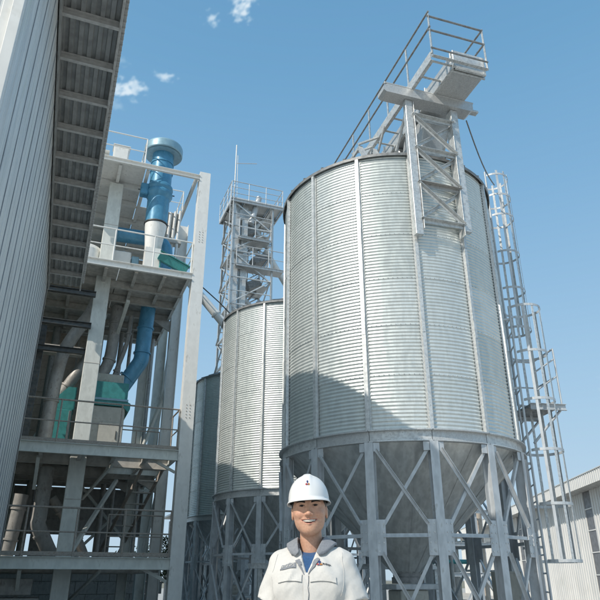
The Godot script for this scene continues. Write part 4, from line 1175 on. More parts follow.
# ------------------------------------------------------------------ things under and behind the silos
func make_yard_things() -> void:
	var o := thing("drag_conveyor", "long grey boxed conveyor on short legs under the silo outlets", "conveyor", row_pos(0, 0, 1.2), YAW_ROW)
	block(o, "trough", M.pipe_grey, Vector3(0, 0.62, -9.0), Vector3(0.5, 0.42, 20.0), 0.012)
	for i in 11:
		var z := 0.9 - i * 2.0
		block(o, "joint_flange", M.zinc, Vector3(0, 0.62, z), Vector3(0.58, 0.5, 0.03), 0.003)
		for s in [-1.0, 1.0]: bar(o, "leg", M.zinc, PL(0.06), Vector3(s * 0.2, 0, z + 0.1), Vector3(s * 0.2, 0.42, z + 0.1), Vector3(0, 0, 1))
	for i in 3:
		var bx := thing("discharge_box", ["pale discharge box under the near silo's hopper outlet", "pale discharge box under the second silo's hopper outlet", "pale discharge box under the farthest silo's hopper outlet"][i], "box", row_pos(0, 0.84, -i * 7.16), YAW_ROW, "discharge boxes under the hoppers")
		block(bx, "casing", M.beige, Vector3(0, 0.19, 0), Vector3(0.52, 0.34, 0.52), 0.015)
		block(bx, "hatch", M.beige, Vector3(-0.02, 0.19, 0.268), Vector3(0.3, 0.2, 0.02), 0.005)
	# cable trays and pipes in the shade under the near silo
	var tr := thing("cable_tray", "grey cable tray on posts crossing under the near silo", "tray", row_pos(-1.6, 0, -2.6), YAW_ROW)
	for s in [-1.0, 1.0]:
		bar(tr, "side_rail", M.zinc, PC(0.1, 0.03), Vector3(-0.6, 1.62, s * 0.15), Vector3(3.8, 1.62, s * 0.15))
	for i in 12: bar(tr, "tray_rung", M.zinc, PB(0.02, 0.03), Vector3(-0.5 + i * 0.38, 1.6, -0.15), Vector3(-0.5 + i * 0.38, 1.6, 0.15))
	for x in [-0.4, 1.6, 3.6]: bar(tr, "post", M.zinc, PB(0.08, 0.08), Vector3(x, 0, 0), Vector3(x, 1.58, 0), Vector3(0, 0, 1))
	var sc := thing("inclined_conveyor", "pale tubular conveyor leaning behind the near silo's legs, right of the person", "conveyor", Vector3(1.3, 0, -14.7))
	var k := MB.new()
	k.tube(Vector3(0.3, 0.45, 0), Vector3(-0.95, 2.15, -0.2), 0.14, 0.14, 18)
	part(sc, "tube", M.beige, k)
	for x in [[0.05, 0.7], [-0.6, 1.6]]: pipe(sc, "prop", M.zinc_dark, Vector3(x[0], 0, -0.1), Vector3(x[0], x[1], -0.1), 0.035)
	block(sc, "hopper", M.pipe_grey, Vector3(0.4, 0.35, 0), Vector3(0.5, 0.6, 0.5), 0.03)
	# blower and piping on the right under the near silo
	var bl := thing("aeration_blower", "dark aeration blower with upright pipes behind the near silo's right legs", "blower", row_pos(2.1, 0, -3.2), YAW_ROW)
	var sc2 := MB.new()
	sc2.tube(Vector3(0, 0.75, -0.25), Vector3(0, 0.75, 0.25), 0.55, 0.55, 28)
	part(bl, "volute", M.dark_steel, sc2)
	block(bl, "base", M.dark_steel, Vector3(0, 0.12, 0), Vector3(1.3, 0.24, 0.9), 0.02)
	for q in [[-0.3, 0.2, 0.10], [0.25, -0.2, 0.08], [0.6, 0.1, 0.06]]:
		pipe(bl, "upright_pipe", M.pipe_grey if q[2] < 0.09 else M.dark_steel, Vector3(q[0], 0.2, q[1]), Vector3(q[0], 3.2, q[1]), q[2], 14)
	pipe(bl, "cross_pipe", M.teal_paint, Vector3(-1.4, 1.75, 0.1), Vector3(1.2, 1.75, 0.1), 0.05, 12)
	var pn := thing("switch_cabinet", "grey control panel on a post between the near silo's right legs", "panel", row_pos(1.75, 0, 0.4), YAW_ROW)
	block(pn, "cabinet", M.beige, Vector3(0, 1.15, 0), Vector3(0.5, 0.7, 0.22), 0.012)
	block(pn, "door", M.beige, Vector3(0, 1.15, 0.118), Vector3(0.42, 0.62, 0.014), 0.004)
	bar(pn, "post", M.zinc, PB(0.08, 0.08), Vector3(0, 0, 0), Vector3(0, 0.8, 0), Vector3(0, 0, 1))
	var rk := thing("service_rack", "weathered steel service rack with pipes behind the near silo's right legs", "rack", Vector3(5.1, 0, -19.5), YAW_ROW)
	for x in [-1.0, 0.0, 1.1]:
		for z in [0.0, -1.4]: bar(rk, "post", M.leg_paint, PH(0.12, 0.12), Vector3(x, 0, z), Vector3(x, 3.4, z), Vector3(0, 0, 1))
	for y in [0.7, 1.5, 2.3, 3.2]:
		for z in [0.06, -1.46]: bar(rk, "beam", M.leg_paint, PC(0.1, 0.05), Vector3(-1.0, y, z), Vector3(1.1, y, z))
		for x in [-1.0, 0.0, 1.1]: bar(rk, "cross_bar", M.leg_paint, PL(0.06), Vector3(x, y + 0.08, 0), Vector3(x, y + 0.08, -1.4))
	for q in [[-0.6, -0.3, 0.13, 0], [-0.25, -0.8, 0.1, 1], [0.35, -0.4, 0.15, 2], [0.75, -0.9, 0.08, 0]]:
		pipe(rk, "riser_pipe", [M.pipe_grey, M.teal_paint, M.warm_beige][q[3]], Vector3(q[0], 0, q[1]), Vector3(q[0], 3.6, q[1]), q[2], 16)
	bar(rk, "diagonal", M.leg_paint, PL(0.06), Vector3(-1.0, 0.1, 0.1), Vector3(0.0, 1.5, 0.1))
	bar(rk, "diagonal", M.leg_paint, PL(0.06), Vector3(1.1, 0.1, 0.1), Vector3(0.0, 1.5, 0.1))
	# boot house behind the silos
	var bh := yard_thing("boot_house", "low dark grey machine house at the foot of the elevator tower", "building", 9.2, 33.2)
	for i in 9:
		block(bh, "wall_panel", M.zinc_dark, Vector3(-2.6 + i * 0.65, 2.2, 0), Vector3(0.635, 4.4, 0.08), 0.01)
	block(bh, "core", M.zinc_dark, Vector3(0, 2.15, -1.7), Vector3(5.7, 4.3, 3.2), 0.02)
	block(bh, "roof", M.zinc, Vector3(0, 4.46, -1.5), Vector3(6.4, 0.1, 4.0), 0.02)
	block(bh, "door", M.dark_steel, Vector3(-1.2, 1.05, 0.06), Vector3(0.95, 2.1, 0.05), 0.01)
	# unseen building added behind the warehouse; shades the far silo, lends it green reflections
	var mb := yard_thing("shade_building", "tall dark green building added out of sight behind the ribbed warehouse to shade the farthest silo", "building", -2.4, 19.5)
	for i in 11:
		block(mb, "wall_panel", M.green_wall, Vector3(-0.05, 10.5, -0.5 - i * 1.0), Vector3(0.1, 21.0, 0.985), 0.01)
	block(mb, "core", M.green_wall, Vector3(-4.3, 10.45, -5.5), Vector3(8.3, 20.9, 10.9), 0.03)
	block(mb, "roof", M.bracket, Vector3(-4.3, 21.1, -5.5), Vector3(8.9, 0.2, 11.5), 0.03)
	# low store behind the tower
	var ls := yard_thing("low_store", "low grey block store seen under the process tower's decks", "building", 0.2, 27.0)
	for i in 10:
		for j in 4:
			block(ls, "wall_block", M.pipe_grey, Vector3(-3.6 + i * 0.8 + (0.4 if j % 2 == 0 else 0.0), 0.22 + j * 0.44, 0), Vector3(0.79, 0.43, 0.25), 0.01)
	block(ls, "core", M.pipe_grey, Vector3(0.0, 0.85, -1.6), Vector3(7.6, 1.7, 2.9), 0.02)
	block(ls, "roof", M.zinc_dark, Vector3(0.1, 1.85, -1.4), Vector3(8.6, 0.1, 3.6), 0.02)

func make_tree(label: String, pos: Vector3, high: float, crown: float, sd: int, leaf: Vector3) -> void:
	var r := RandomNumberGenerator.new()
	r.seed = sd
	var o := thing("small_tree", label, "tree", pos, r.randf() * 360.0, "trees beyond the silos")
	var tk := MB.new()
	var tips := []
	var base_r := high * 0.028
	var pts := [Vector3.ZERO]
	var cur := Vector3.ZERO
	for i in 6:
		cur += Vector3(r.randf_range(-0.06, 0.06), 0.16, r.randf_range(-0.06, 0.06)) * high * 0.62
		pts.append(cur)
	for i in pts.size() - 1:
		tk.tube(pts[i], pts[i + 1], base_r * (1.0 - i * 0.13), base_r * (1.0 - (i + 1) * 0.13), 10)
	for i in 11:
		var f := r.randi_range(2, 6)
		var a := r.randf() * TAU
		var d := Vector3(cos(a), r.randf_range(0.35, 1.0), sin(a)).normalized()
		var ln := crown * r.randf_range(0.55, 1.0)
		var p: Vector3 = pts[f]
		var m := p + d * ln * 0.55 + Vector3(0, r.randf_range(-0.1, 0.2), 0)
		var e := m + (d + Vector3(r.randf_range(-0.4, 0.4), r.randf_range(-0.3, 0.3), r.randf_range(-0.4, 0.4))).normalized() * ln * 0.5
		tk.tube(p, m, base_r * 0.4, base_r * 0.26, 7)
		tk.tube(m, e, base_r * 0.26, base_r * 0.08, 7)
		tips.append(m); tips.append(e); tips.append(m.lerp(e, 0.5))
	part(o, "trunk", M.bark, tk)
	var lf := MB.new()
	lf.uses_col = true
	for i in tips.size():
		var cl := crown * r.randf_range(0.18, 0.34)
		for j in 85:
			var p: Vector3 = tips[i] + Vector3(r.randfn(), r.randfn() * 0.75, r.randfn()) * cl * 0.55
			var nn := Vector3(r.randf_range(-1, 1), r.randf_range(-0.2, 1), r.randf_range(-1, 1)).normalized()
			var u := nn.cross(Vector3(r.randf_range(-1, 1), r.randf_range(-1, 1), r.randf_range(-1, 1))).normalized()
			var w := nn.cross(u)
			var sz := r.randf_range(0.05, 0.10)
			var t := r.randf_range(0.7, 1.35)
			lf.col = Color(leaf.x * t, leaf.y * t, leaf.z * t)
			lf.tri(p - u * sz, p + w * sz * 0.42, p + u * sz, nn, nn, nn)
			lf.tri(p - u * sz, p - w * sz * 0.42, p + u * sz, nn, nn, nn)
	part(o, "crown", M.leaf, lf)

func make_trees() -> void:
	make_tree("small tree low behind the tower column and third silo", Vector3(-6.6, 0, -36.0), 4.3, 1.7, 21, Vector3(0.045, 0.07, 0.03))
	make_tree("bushy tree low behind the process tower's right bay", Vector3(-9.5, 0, -39.0), 3.6, 1.9, 27, Vector3(0.05, 0.08, 0.03))

# ------------------------------------------------------------------ the man
func cap(p: Vector3, a: Vector3, b: Vector3, ra: float, rb: float) -> float:
	var ab := b - a
	var t := clampf((p - a).dot(ab) / ab.length_squared(), 0.0, 1.0)
	return p.distance_to(a + ab * t) - lerpf(ra, rb, t)

func ell(p: Vector3, c: Vector3, r: Vector3) -> float:
	var q := (p - c) / r
	var k0 := q.length()
	var k1 := (q / r).length()
	return k0 * (k0 - 1.0) / maxf(k1, 1e-6)

func smin(a: float, b: float, k: float) -> float:
	var h := maxf(k - absf(a - b), 0.0) / k
	return minf(a, b) - h * h * k * 0.25

func smax(a: float, b: float, k: float) -> float:
	return -smin(-a, -b, k)

# surface nets over the cells near the surface; adds to b with smooth normals
func nets(f: Callable, lo: Vector3, hi: Vector3, h: float, b: MB, colour: Callable, place := Transform3D()) -> void:
	var B := 4
	var nb := Vector3i(int(ceil((hi.x - lo.x) / h / B)), int(ceil((hi.y - lo.y) / h / B)), int(ceil((hi.z - lo.z) / h / B)))
	var n := nb * B + Vector3i.ONE
	var vals := PackedFloat32Array()
	vals.resize(n.x * n.y * n.z)
	vals.fill(1e9)
	var act := []
	var reach := B * h * 0.87 * 1.6 + h
	for bz in nb.z:
		for by in nb.y:
			for bx in nb.x:
				var c := lo + Vector3(bx + 0.5, by + 0.5, bz + 0.5) * B * h
				if absf(f.call(c)) > reach: continue
				act.append(Vector3i(bx, by, bz))
				for z in range(bz * B, bz * B + B + 1):
					for y in range(by * B, by * B + B + 1):
						var row := (z * n.y + y) * n.x
						for x in range(bx * B, bx * B + B + 1):
							if vals[row + x] > 1e8:
								vals[row + x] = f.call(lo + Vector3(x, y, z) * h)
	var ids := PackedInt32Array()
	ids.resize(vals.size())
	ids.fill(-1)
	var vs := PackedVector3Array()
	var ed := [[0, 1], [2, 3], [4, 5], [6, 7], [0, 2], [1, 3], [4, 6], [5, 7], [0, 4], [1, 5], [2, 6], [3, 7]]
	var co := [Vector3(0, 0, 0), Vector3(1, 0, 0), Vector3(0, 1, 0), Vector3(1, 1, 0), Vector3(0, 0, 1), Vector3(1, 0, 1), Vector3(0, 1, 1), Vector3(1, 1, 1)]
	var sx := 1
	var sy := n.x
	var sz := n.x * n.y
	var off := [0, 1, sy, sy + 1, sz, sz + 1, sz + sy, sz + sy + 1]
	var cells := PackedInt32Array()
	for q in act:
		for z in range(q.z * B, q.z * B + B):
			for y in range(q.y * B, q.y * B + B):
				for x in range(q.x * B, q.x * B + B):
					var i0: int = (z * n.y + y) * n.x + x
					var neg := 0
					for k in 8:
						if vals[i0 + off[k]] < 0.0: neg += 1
					if neg == 0 or neg == 8: continue
					var s := Vector3.ZERO
					var cnt := 0
					for e in ed:
						var a := vals[i0 + off[e[0]]]
						var d := vals[i0 + off[e[1]]]
						if (a < 0.0) != (d < 0.0):
							s += (co[e[0]] as Vector3).lerp(co[e[1]], a / (a - d))
							cnt += 1
					ids[i0] = vs.size()
					cells.append(i0)
					vs.append(lo + (Vector3(x, y, z) + s / cnt) * h)
	var tris := PackedInt32Array()
	var ax := [[sx, sy, sz], [sy, sz, sx], [sz, sx, sy]]
	for i0 in cells:
		for a in ax:
			var v0 := vals[i0]
			var v1 := vals[i0 + a[0]]
			if (v0 < 0.0) == (v1 < 0.0): continue
			var p0 := ids[i0]
			if i0 - a[1] - a[2] < 0: continue
			var p1 := ids[i0 - a[1]]
			var p2 := ids[i0 - a[1] - a[2]]
			var p3 := ids[i0 - a[2]]
			if p1 < 0 or p2 < 0 or p3 < 0: continue
			if v0 < 0.0: tris.append_array([p0, p1, p2, p0, p2, p3])
			else: tris.append_array([p0, p2, p1, p0, p3, p2])
	var nr := PackedVector3Array()
	nr.resize(vs.size())
	for i in range(0, tris.size(), 3):
		var fn := (vs[tris[i + 1]] - vs[tris[i]]).cross(vs[tris[i + 2]] - vs[tris[i]])
		for k in 3: nr[tris[i + k]] += fn
	for i in range(0, tris.size(), 3):
		for k in [0, 2, 1]:
			var id := tris[i + k]
			b.v.append(place * vs[id]); b.n.append((place.basis * nr[id]).normalized())
			b.c.append(colour.call(vs[id]))

# the head: chin at y = 0, looking along +z
const FACE_UP := 0.008
func head_sdf(p: Vector3) -> float:
	var py := p.y
	var ax := absf(p.x)
	var q := Vector3(ax, p.y, p.z)
	var d := ell(p, Vector3(0, 0.150, -0.012), Vector3(0.077, 0.088, 0.099))
	d = smin(d, ell(p, Vector3(0, 0.092, 0.024), Vector3(0.074, 0.084, 0.063)), 0.03)
	d = smin(d, ell(p, Vector3(0, 0.047, 0.018), Vector3(0.057, 0.042, 0.057)), 0.03)
	d = smin(d, ell(p, Vector3(0, 0.017, 0.056), Vector3(0.026, 0.018, 0.022)), 0.03)
	d = smin(d, cap(p, Vector3(0, 0.05, -0.026), Vector3(0, -0.13, -0.045), 0.049, 0.057), 0.018)
	if p.z > 0.02:
		p.y -= FACE_UP
		q.y -= FACE_UP
		# cheeks pushed up by the smile
		d = smin(d, ell(q, Vector3(0.042, 0.080, 0.060), Vector3(0.023, 0.018, 0.021)), 0.014)
		d = smin(d, cap(q, Vector3(0.010, 0.1315, 0.080), Vector3(0.046, 0.132, 0.066), 0.0075, 0.0065), 0.016)
		# eye sockets, then lids with a slit
		d = smax(d, -ell(q, Vector3(0.031, 0.1165, 0.094), Vector3(0.017, 0.0085, 0.013)), 0.012)
		var lid := p.distance_to(Vector3(signf(p.x) * 0.031, 0.1155, 0.0705)) - 0.0146
		var ex := (ax - 0.031) / 0.0135
		var slit := absf(p.y - 0.1150 - 0.0010 * (1.0 - ex * ex)) - 0.0027 * maxf(0.0, 1.0 - ex * ex)
		lid = maxf(lid, -slit)
		d = minf(smin(d, lid, 0.004) if slit > 0.0 else maxf(d, -slit * 0.0 + d), d if slit > 0.0 else 1e3)
		# nose
		d = smin(d, cap(p, Vector3(0, 0.120, 0.078), Vector3(0, 0.082, 0.0975), 0.0072, 0.0095), 0.012)
		d = smin(d, ell(p, Vector3(0, 0.0775, 0.103), Vector3(0.0105, 0.0088, 0.0085)), 0.008)
		d = smin(d, ell(q, Vector3(0.0145, 0.0755, 0.0925), Vector3(0.0085, 0.0078, 0.0105)), 0.007)
		d = smax(d, -ell(q, Vector3(0.0075, 0.0690, 0.1005), Vector3(0.0038, 0.0035, 0.0050)), 0.003)
		# fold from nose to the corner of the mouth
		d = smax(d, -cap(q, Vector3(0.021, 0.074, 0.0925), Vector3(0.044, 0.053, 0.0765), 0.0026, 0.0042), 0.007)
		# lips and the open smile
		var my := 0.0455 + 6.5 * ax * ax
		d = smin(d, cap(q, Vector3(0.0, 0.0552, 0.0875), Vector3(0.037, 0.0565, 0.0665), 0.0044, 0.0026), 0.006)
		d = smin(d, cap(q, Vector3(0.0, 0.0355, 0.0850), Vector3(0.036, 0.0540, 0.0665), 0.0056, 0.0026), 0.006)
		var gap := absf(p.y - my - 0.0005) - 0.0078 * maxf(0.0, 1.0 - ax * ax / 0.00130)
		var cut := maxf(gap, 0.058 - p.z)
		d = smax(d, -cut, 0.0020)
	# ears
	q.y = py
	var er := ell(q, Vector3(0.0805, 0.102, -0.010), Vector3(0.008, 0.030, 0.018))
	er = smax(er, -ell(q, Vector3(0.091, 0.102, -0.005), Vector3(0.006, 0.019, 0.010)), 0.006)
	d = smin(d, er, 0.008)
	return d

func head_col(p: Vector3) -> Color:
	var c := Vector3(0.60, 0.355, 0.245)
	var ax := absf(p.x)
	if p.z > 0.05:
		p.y -= FACE_UP
		var my := 0.0455 + 6.5 * ax * ax
		var lipd := absf(p.y - my) - 0.0135 * sqrt(maxf(0.0, 1.0 - ax / 0.041))
		if ax < 0.041 and lipd < 0.0 and p.z > 0.066: c = c.lerp(Vector3(0.50, 0.21, 0.16), clampf(-lipd / 0.003, 0, 1))
		# warmer cheeks and nose
		var ck := exp(-(pow((ax - 0.040) / 0.02, 2) + pow((p.y - 0.078) / 0.02, 2))) + 0.7 * exp(-(pow(ax / 0.012, 2) + pow((p.y - 0.078) / 0.012, 2)))
		c = c.lerp(Vector3(0.60, 0.30, 0.205), clampf(ck, 0, 1) * 0.5)
	return Color(c.x, c.y, c.z)

func torso_sdf(p: Vector3) -> float:
	var q := Vector3(absf(p.x), p.y, p.z)
	var d := ell(p, Vector3(0, 1.285, 0.0), Vector3(0.172, 0.235, 0.124))
	d = smin(d, ell(p, Vector3(0, 1.06, 0.01), Vector3(0.166, 0.24, 0.128)), 0.08)
	d = smin(d, cap(q, Vector3(0.03, 1.432, -0.018), Vector3(0.135, 1.405, -0.012), 0.070, 0.058), 0.05)
	d = smin(d, cap(q, Vector3(0.045, 1.486, -0.03), Vector3(0.13, 1.424, -0.015), 0.034, 0.044), 0.05)
	d = smin(d, ell(q, Vector3(0.085, 1.335, 0.06), Vector3(0.085, 0.075, 0.06)), 0.06)
	return d

var wrinkle := FastNoiseLite.new()

func shirt_sdf(p: Vector3) -> float:
	var q := Vector3(absf(p.x), p.y, p.z)
	var d := torso_sdf(p)
	# sleeves, hollow at the hem
	var sa := Vector3(0.138, 1.412, -0.012)
	var sb := Vector3(0.190, 1.250, 0.004)
	var sl := cap(q, sa, sb, 0.067, 0.073)
	var dir := (sb - sa).normalized()
	var along := (q - sa).dot(dir)
	sl = maxf(sl, along - 0.168)
	if along > 0.145: sl = maxf(sl, -(cap(q, sa, sb, 0.044, 0.048)))
	d = smin(d, sl, 0.022)
	# soft folds
	var sg := signf(p.x)
	var fx := absf(wrinkle.get_noise_3d(p.x * 70.0 + sg * p.y * 55.0, p.y * 24.0 - q.x * 20.0, p.z * 40.0))
	var f2 := wrinkle.get_noise_3d(p.x * 190.0 - sg * p.y * 120.0, p.y * 90.0 + 40.0, p.z * 150.0)
	var f3 := wrinkle.get_noise_3d(p.x * 30.0, p.y * 16.0 + 9.0, p.z * 24.0)
	if p.y > 1.38:
		var nr := Vector2(p.x, p.z + 0.028).length()
		d += 0.006 * (1.0 - smoothstep(0.10, 0.145, nr)) * smoothstep(1.38, 1.42, p.y)
	d += (fx - 0.2) * 0.011 + f2 * 0.0016 + f3 * 0.006
	# open neck
	var vw := (p.y - 1.372) * 0.36
	if p.z > 0.0: d = smax(d, -maxf(q.x - vw, -(p.z - 0.02)), 0.006)
	d = smax(d, -cap(p, Vector3(0, 1.450, -0.03), Vector3(0, 1.60, -0.035), 0.074, 0.125), 0.008)
	d = maxf(d, 0.90 - p.y)
	return d

func on_shirt(p: Vector3, lift: float) -> Vector3:
	for i in 4:
		var e := 0.002
		var d := shirt_sdf(p)
		var g := Vector3(shirt_sdf(p + Vector3(e, 0, 0)) - d, shirt_sdf(p + Vector3(0, e, 0)) - d, shirt_sdf(p + Vector3(0, 0, e)) - d).normalized()
		p -= g * (d - lift)
	return p

# a patch of cloth between two edges; the outer part is pressed onto the shirt
func patch(b: MB, inner: Array, outer: Array, rows: int, lift: float, press_from := 0.0, thick := 0.003) -> void:
	var cols := inner.size()
	var g := []
	for j in rows + 1:
		var f := float(j) / rows
		var line := []
		for i in cols:
			var p: Vector3 = (inner[i] as Vector3).lerp(outer[i], f)
			var lf := lift if press_from <= 0.0 else lerpf(0.016, lift, f)
			if f < press_from and shirt_sdf(p) < lf: p = on_shirt(p, lf)
			if f >= press_from: p = p.lerp(on_shirt(p, lf), clampf((f - press_from) / 0.25 if press_from > 0.0 else 1.0, 0, 1))
			line.append(p)
		g.append(line)
	for side in 2:
		for j in rows:
			for i in cols - 1:
				var a: Vector3 = g[j][i]
				var c: Vector3 = g[j][i + 1]
				var d: Vector3 = g[j + 1][i + 1]
				var e: Vector3 = g[j + 1][i]
				var nn := (d - a).cross(e - c).normalized()
				if nn.dot(Vector3(a.x, 0.0, a.z + 0.04) + Vector3.UP * 0.05) < 0: nn = -nn
				if side == 1:
					b.quad(a - nn * thick, c - nn * thick, d - nn * thick, e - nn * thick, -nn)
				else:
					b.quad(a, c, d, e, nn)

func flat_mat(c: Vector3, rough: float, sheen := 0.0) -> StandardMaterial3D:
	var m := StandardMaterial3D.new()
	m.albedo_color = lin(c.x, c.y, c.z); m.roughness = rough
	if sheen > 0.0:
		m.rim_enabled = true; m.rim = sheen
	return m

func make_person() -> void:
	wrinkle.seed = 9; wrinkle.frequency = 0.12; wrinkle.fractal_octaves = 2
	var yaw := -12.0
	var o := thing("person", "smiling person in a white hard hat and pale work shirt with grey collar", "person", Vector3(0.052, 0, -3.15), yaw)
	var skin := StandardMaterial3D.new()
	skin.vertex_color_use_as_albedo = true; skin.roughness = 0.48
	skin.subsurf_scatter_enabled = true; skin.subsurf_scatter_strength = 0.12
	var pores := NoiseTexture2D.new()
	var pn := FastNoiseLite.new()
	pn.seed = 17; pn.frequency = 0.09; pn.fractal_octaves = 3
	pores.noise = pn; pores.seamless = true; pores.as_normal_map = true; pores.bump_strength = 4.0
	skin.normal_enabled = true; skin.normal_texture = pores; skin.normal_scale = 0.3
	skin.uv1_triplanar = true; skin.uv1_scale = Vector3(16, 16, 16)
	skin.albedo_texture = noise_tex([Color(0.95, 0.93, 0.92), Color(1, 1, 1)], [0.3, 0.65], 0.02, 75, 0, 5, 256)
	var cloth := StandardMaterial3D.new()
	cloth.albedo_texture = noise_tex([lin(0.605, 0.595, 0.565), lin(0.64, 0.63, 0.60)], [0.3, 0.7], 0.05, 71, 0, 4, 256)
	cloth.uv1_triplanar = true; cloth.uv1_scale = Vector3(6, 6, 6)
	cloth.roughness = 0.85
	cloth.rim_enabled = true; cloth.rim = 0.25
	var weave := NoiseTexture2D.new()
	var wn := FastNoiseLite.new()
	wn.seed = 4; wn.frequency = 0.22; wn.fractal_octaves = 2
	weave.noise = wn; weave.seamless = true; weave.as_normal_map = true; weave.bump_strength = 3.0
	cloth.normal_enabled = true; cloth.normal_texture = weave; cloth.normal_scale = 0.35
	var grey := cloth.duplicate()
	grey.albedo_texture = noise_tex([lin(0.20, 0.215, 0.24), lin(0.25, 0.265, 0.29)], [0.3, 0.7], 0.05, 72, 0, 4, 256)
	var navy := cloth.duplicate()
	navy.albedo_texture = noise_tex([lin(0.02, 0.075, 0.19), lin(0.03, 0.10, 0.24)], [0.3, 0.7], 0.05, 73, 0, 4, 256)
	var slate := cloth.duplicate()
	slate.albedo_texture = noise_tex([lin(0.06, 0.07, 0.085), lin(0.085, 0.095, 0.11)], [0.3, 0.7], 0.05, 74, 0, 4, 256)
	var ink := flat_mat(Vector3(0.06, 0.06, 0.07), 0.8)
	var hair := flat_mat(Vector3(0.012, 0.010, 0.009), 0.5)

	# skin: head, neck, arms and hands in one mesh
	var hp := Transform3D(Basis(Vector3.UP, deg_to_rad(-yaw - 3.0)) * Basis(Vector3(0, 0, 1), deg_to_rad(3.0)) * Basis(Vector3.RIGHT, deg_to_rad(-2.0)), Vector3(0.0, 1.542, 0.01))
	var b := MB.new()
	b.uses_col = true
	nets(head_sdf, Vector3(-0.102, -0.115, -0.125), Vector3(0.102, 0.25, 0.125), 0.0026, b, head_col, hp)
	var sk := func(_p): return Color(0.57, 0.33, 0.225)
	for s in [-1.0, 1.0]:
		var sh := Vector3(s * 0.140, 1.395, -0.012)
		var el := Vector3(s * 0.205, 1.13, -0.015)
		var wr := Vector3(s * 0.212, 0.885, 0.055)
		var arm := func(p: Vector3) -> float:
			var d := cap(p, sh, el, 0.050, 0.041)
			d = smin(d, cap(p, el, wr, 0.042, 0.027), 0.02)
			return d
		nets(arm, Vector3(minf(sh.x, el.x) - 0.07, 0.87, -0.09), Vector3(maxf(sh.x, el.x) + 0.07, 1.47, 0.1), 0.010, b, sk)
		# hand: palm, four fingers, thumb, gently curled
		var hand := func(p: Vector3) -> float:
			var l := p - wr
			l.x *= s
			var d := smin(cap(l, Vector3(0, 0.02, 0), Vector3(0, -0.03, 0.004), 0.026, 0.022), ell(l, Vector3(0, -0.055, 0.008), Vector3(0.017, 0.045, 0.041)), 0.02)
			for i in 4:
				var z := 0.037 - i * 0.0215
				var ln: float = [0.040, 0.046, 0.043, 0.034][i]
				var k0 := Vector3(0.002, -0.092 + absf(i - 1.3) * 0.004, z + 0.006)
				var k1 := k0 + Vector3(-0.006, -ln, 0.002)
				var k2 := k1 + Vector3(-0.016, -ln * 0.62, 0.0)
				d = smin(d, minf(cap(l, k0, k1, 0.0095, 0.0088), cap(l, k1, k2, 0.0088, 0.0076)), 0.006)
			d = smin(d, minf(cap(l, Vector3(-0.004, -0.035, 0.036), Vector3(-0.014, -0.070, 0.062), 0.013, 0.0105), cap(l, Vector3(-0.014, -0.070, 0.062), Vector3(-0.02, -0.100, 0.066), 0.0105, 0.0085)), 0.008)
			return d
		nets(hand, wr + Vector3(-0.06, -0.19, -0.06), wr + Vector3(0.06, 0.03, 0.09), 0.0042, b, sk)
	var body := part(o, "body", skin, b)
	# eyes
	for s in [-1.0, 1.0]:
		var white := flat_mat(Vector3(0.45, 0.42, 0.40), 0.5)
		var sp := SphereMesh.new()
		sp.radius = 0.0129; sp.height = 0.0258; sp.radial_segments = 32; sp.rings = 16
		var ey := part_mesh(body, "eye", white, sp, hp * Transform3D(Basis(), Vector3(s * 0.031, 0.1155 + FACE_UP, 0.0705)))
		var ib := MB.new()
		ib.lathe([[0.0092, 0.0092], [0.0078, 0.0106], [0.0055, 0.0120], [0.0, 0.0132]], Vector3.ZERO, 24)
		part_mesh(ey, "iris", flat_mat(Vector3(0.010, 0.006, 0.004), 0.55), ib.mesh(), Transform3D(Basis(Vector3.RIGHT, PI / 2), Vector3.ZERO))
		# lash line along the upper lid
		var ll := []
		for i in 9:
			var ex := lerpf(-0.98, 0.98, i / 8.0)
			var lx := 0.031 + ex * 0.0135
			var lp := Vector3(lx, 0.1150 + FACE_UP + 0.0038 * (1.0 - ex * ex) + 0.0006, 0.1)
			for it in 14: lp.z -= (head_sdf(Vector3(lp.x, lp.y + 0.0006, lp.z)) - 0.0002) * 0.8
			lp.x *= s
			ll.append(lp)
		var lb := MB.new()
		lb.sweep(ll, 0.0011, 6)
		part_mesh(body, "eyelashes", hair, lb.mesh(), hp)
		# brows
		var bw := MB.new()
		var r2 := RandomNumberGenerator.new()
		r2.seed = 31
		for i in 200:
			var f := r2.randf()
			var x: float = lerpf(0.0135, 0.050, f)
			var y := 0.1305 + FACE_UP + 0.0045 * sin(f * 2.4) + r2.randf_range(-0.0036, 0.0036) * (1.0 - f * 0.6)
			var p0 := Vector3(x, y, 0.11)
			for it in 12: p0.z -= head_sdf(p0) * 0.9
			var p1 := p0 + Vector3(0.007, 0.0016 - f * 0.003, -0.002)
			for it in 4: p1.z -= (head_sdf(p1) - 0.0012) * 0.9
			p0.x *= s; p1.x *= s
			bw.tube(p0, p1, 0.0008, 0.0004, 5, false)
		part_mesh(body, "eyebrow", hair, bw.mesh(), hp)
	# teeth
	var tb := MB.new()
	for i in 10:
		var x := (i - 4.5) * 0.0066
		var z := 0.0815 - x * x * 15.0
		tb.box(Vector3(x, 0.0468 + FACE_UP + 6.5 * x * x * 0.85 + 0.0022, z), Vector3(0.0064, 0.0118, 0.006), Basis(Vector3.UP, x * 28.0), 0.0012)
	part_mesh(body, "teeth", flat_mat(Vector3(0.72, 0.68, 0.60), 0.2), tb.mesh(), hp)
	var mo := MB.new()
	mo.box(Vector3(0, 0.048 + FACE_UP, 0.060), Vector3(0.062, 0.03, 0.006), Basis(), 0.001)
	part_mesh(body, "mouth_lining", flat_mat(Vector3(0.10, 0.02, 0.018), 0.6), mo.mesh(), hp)
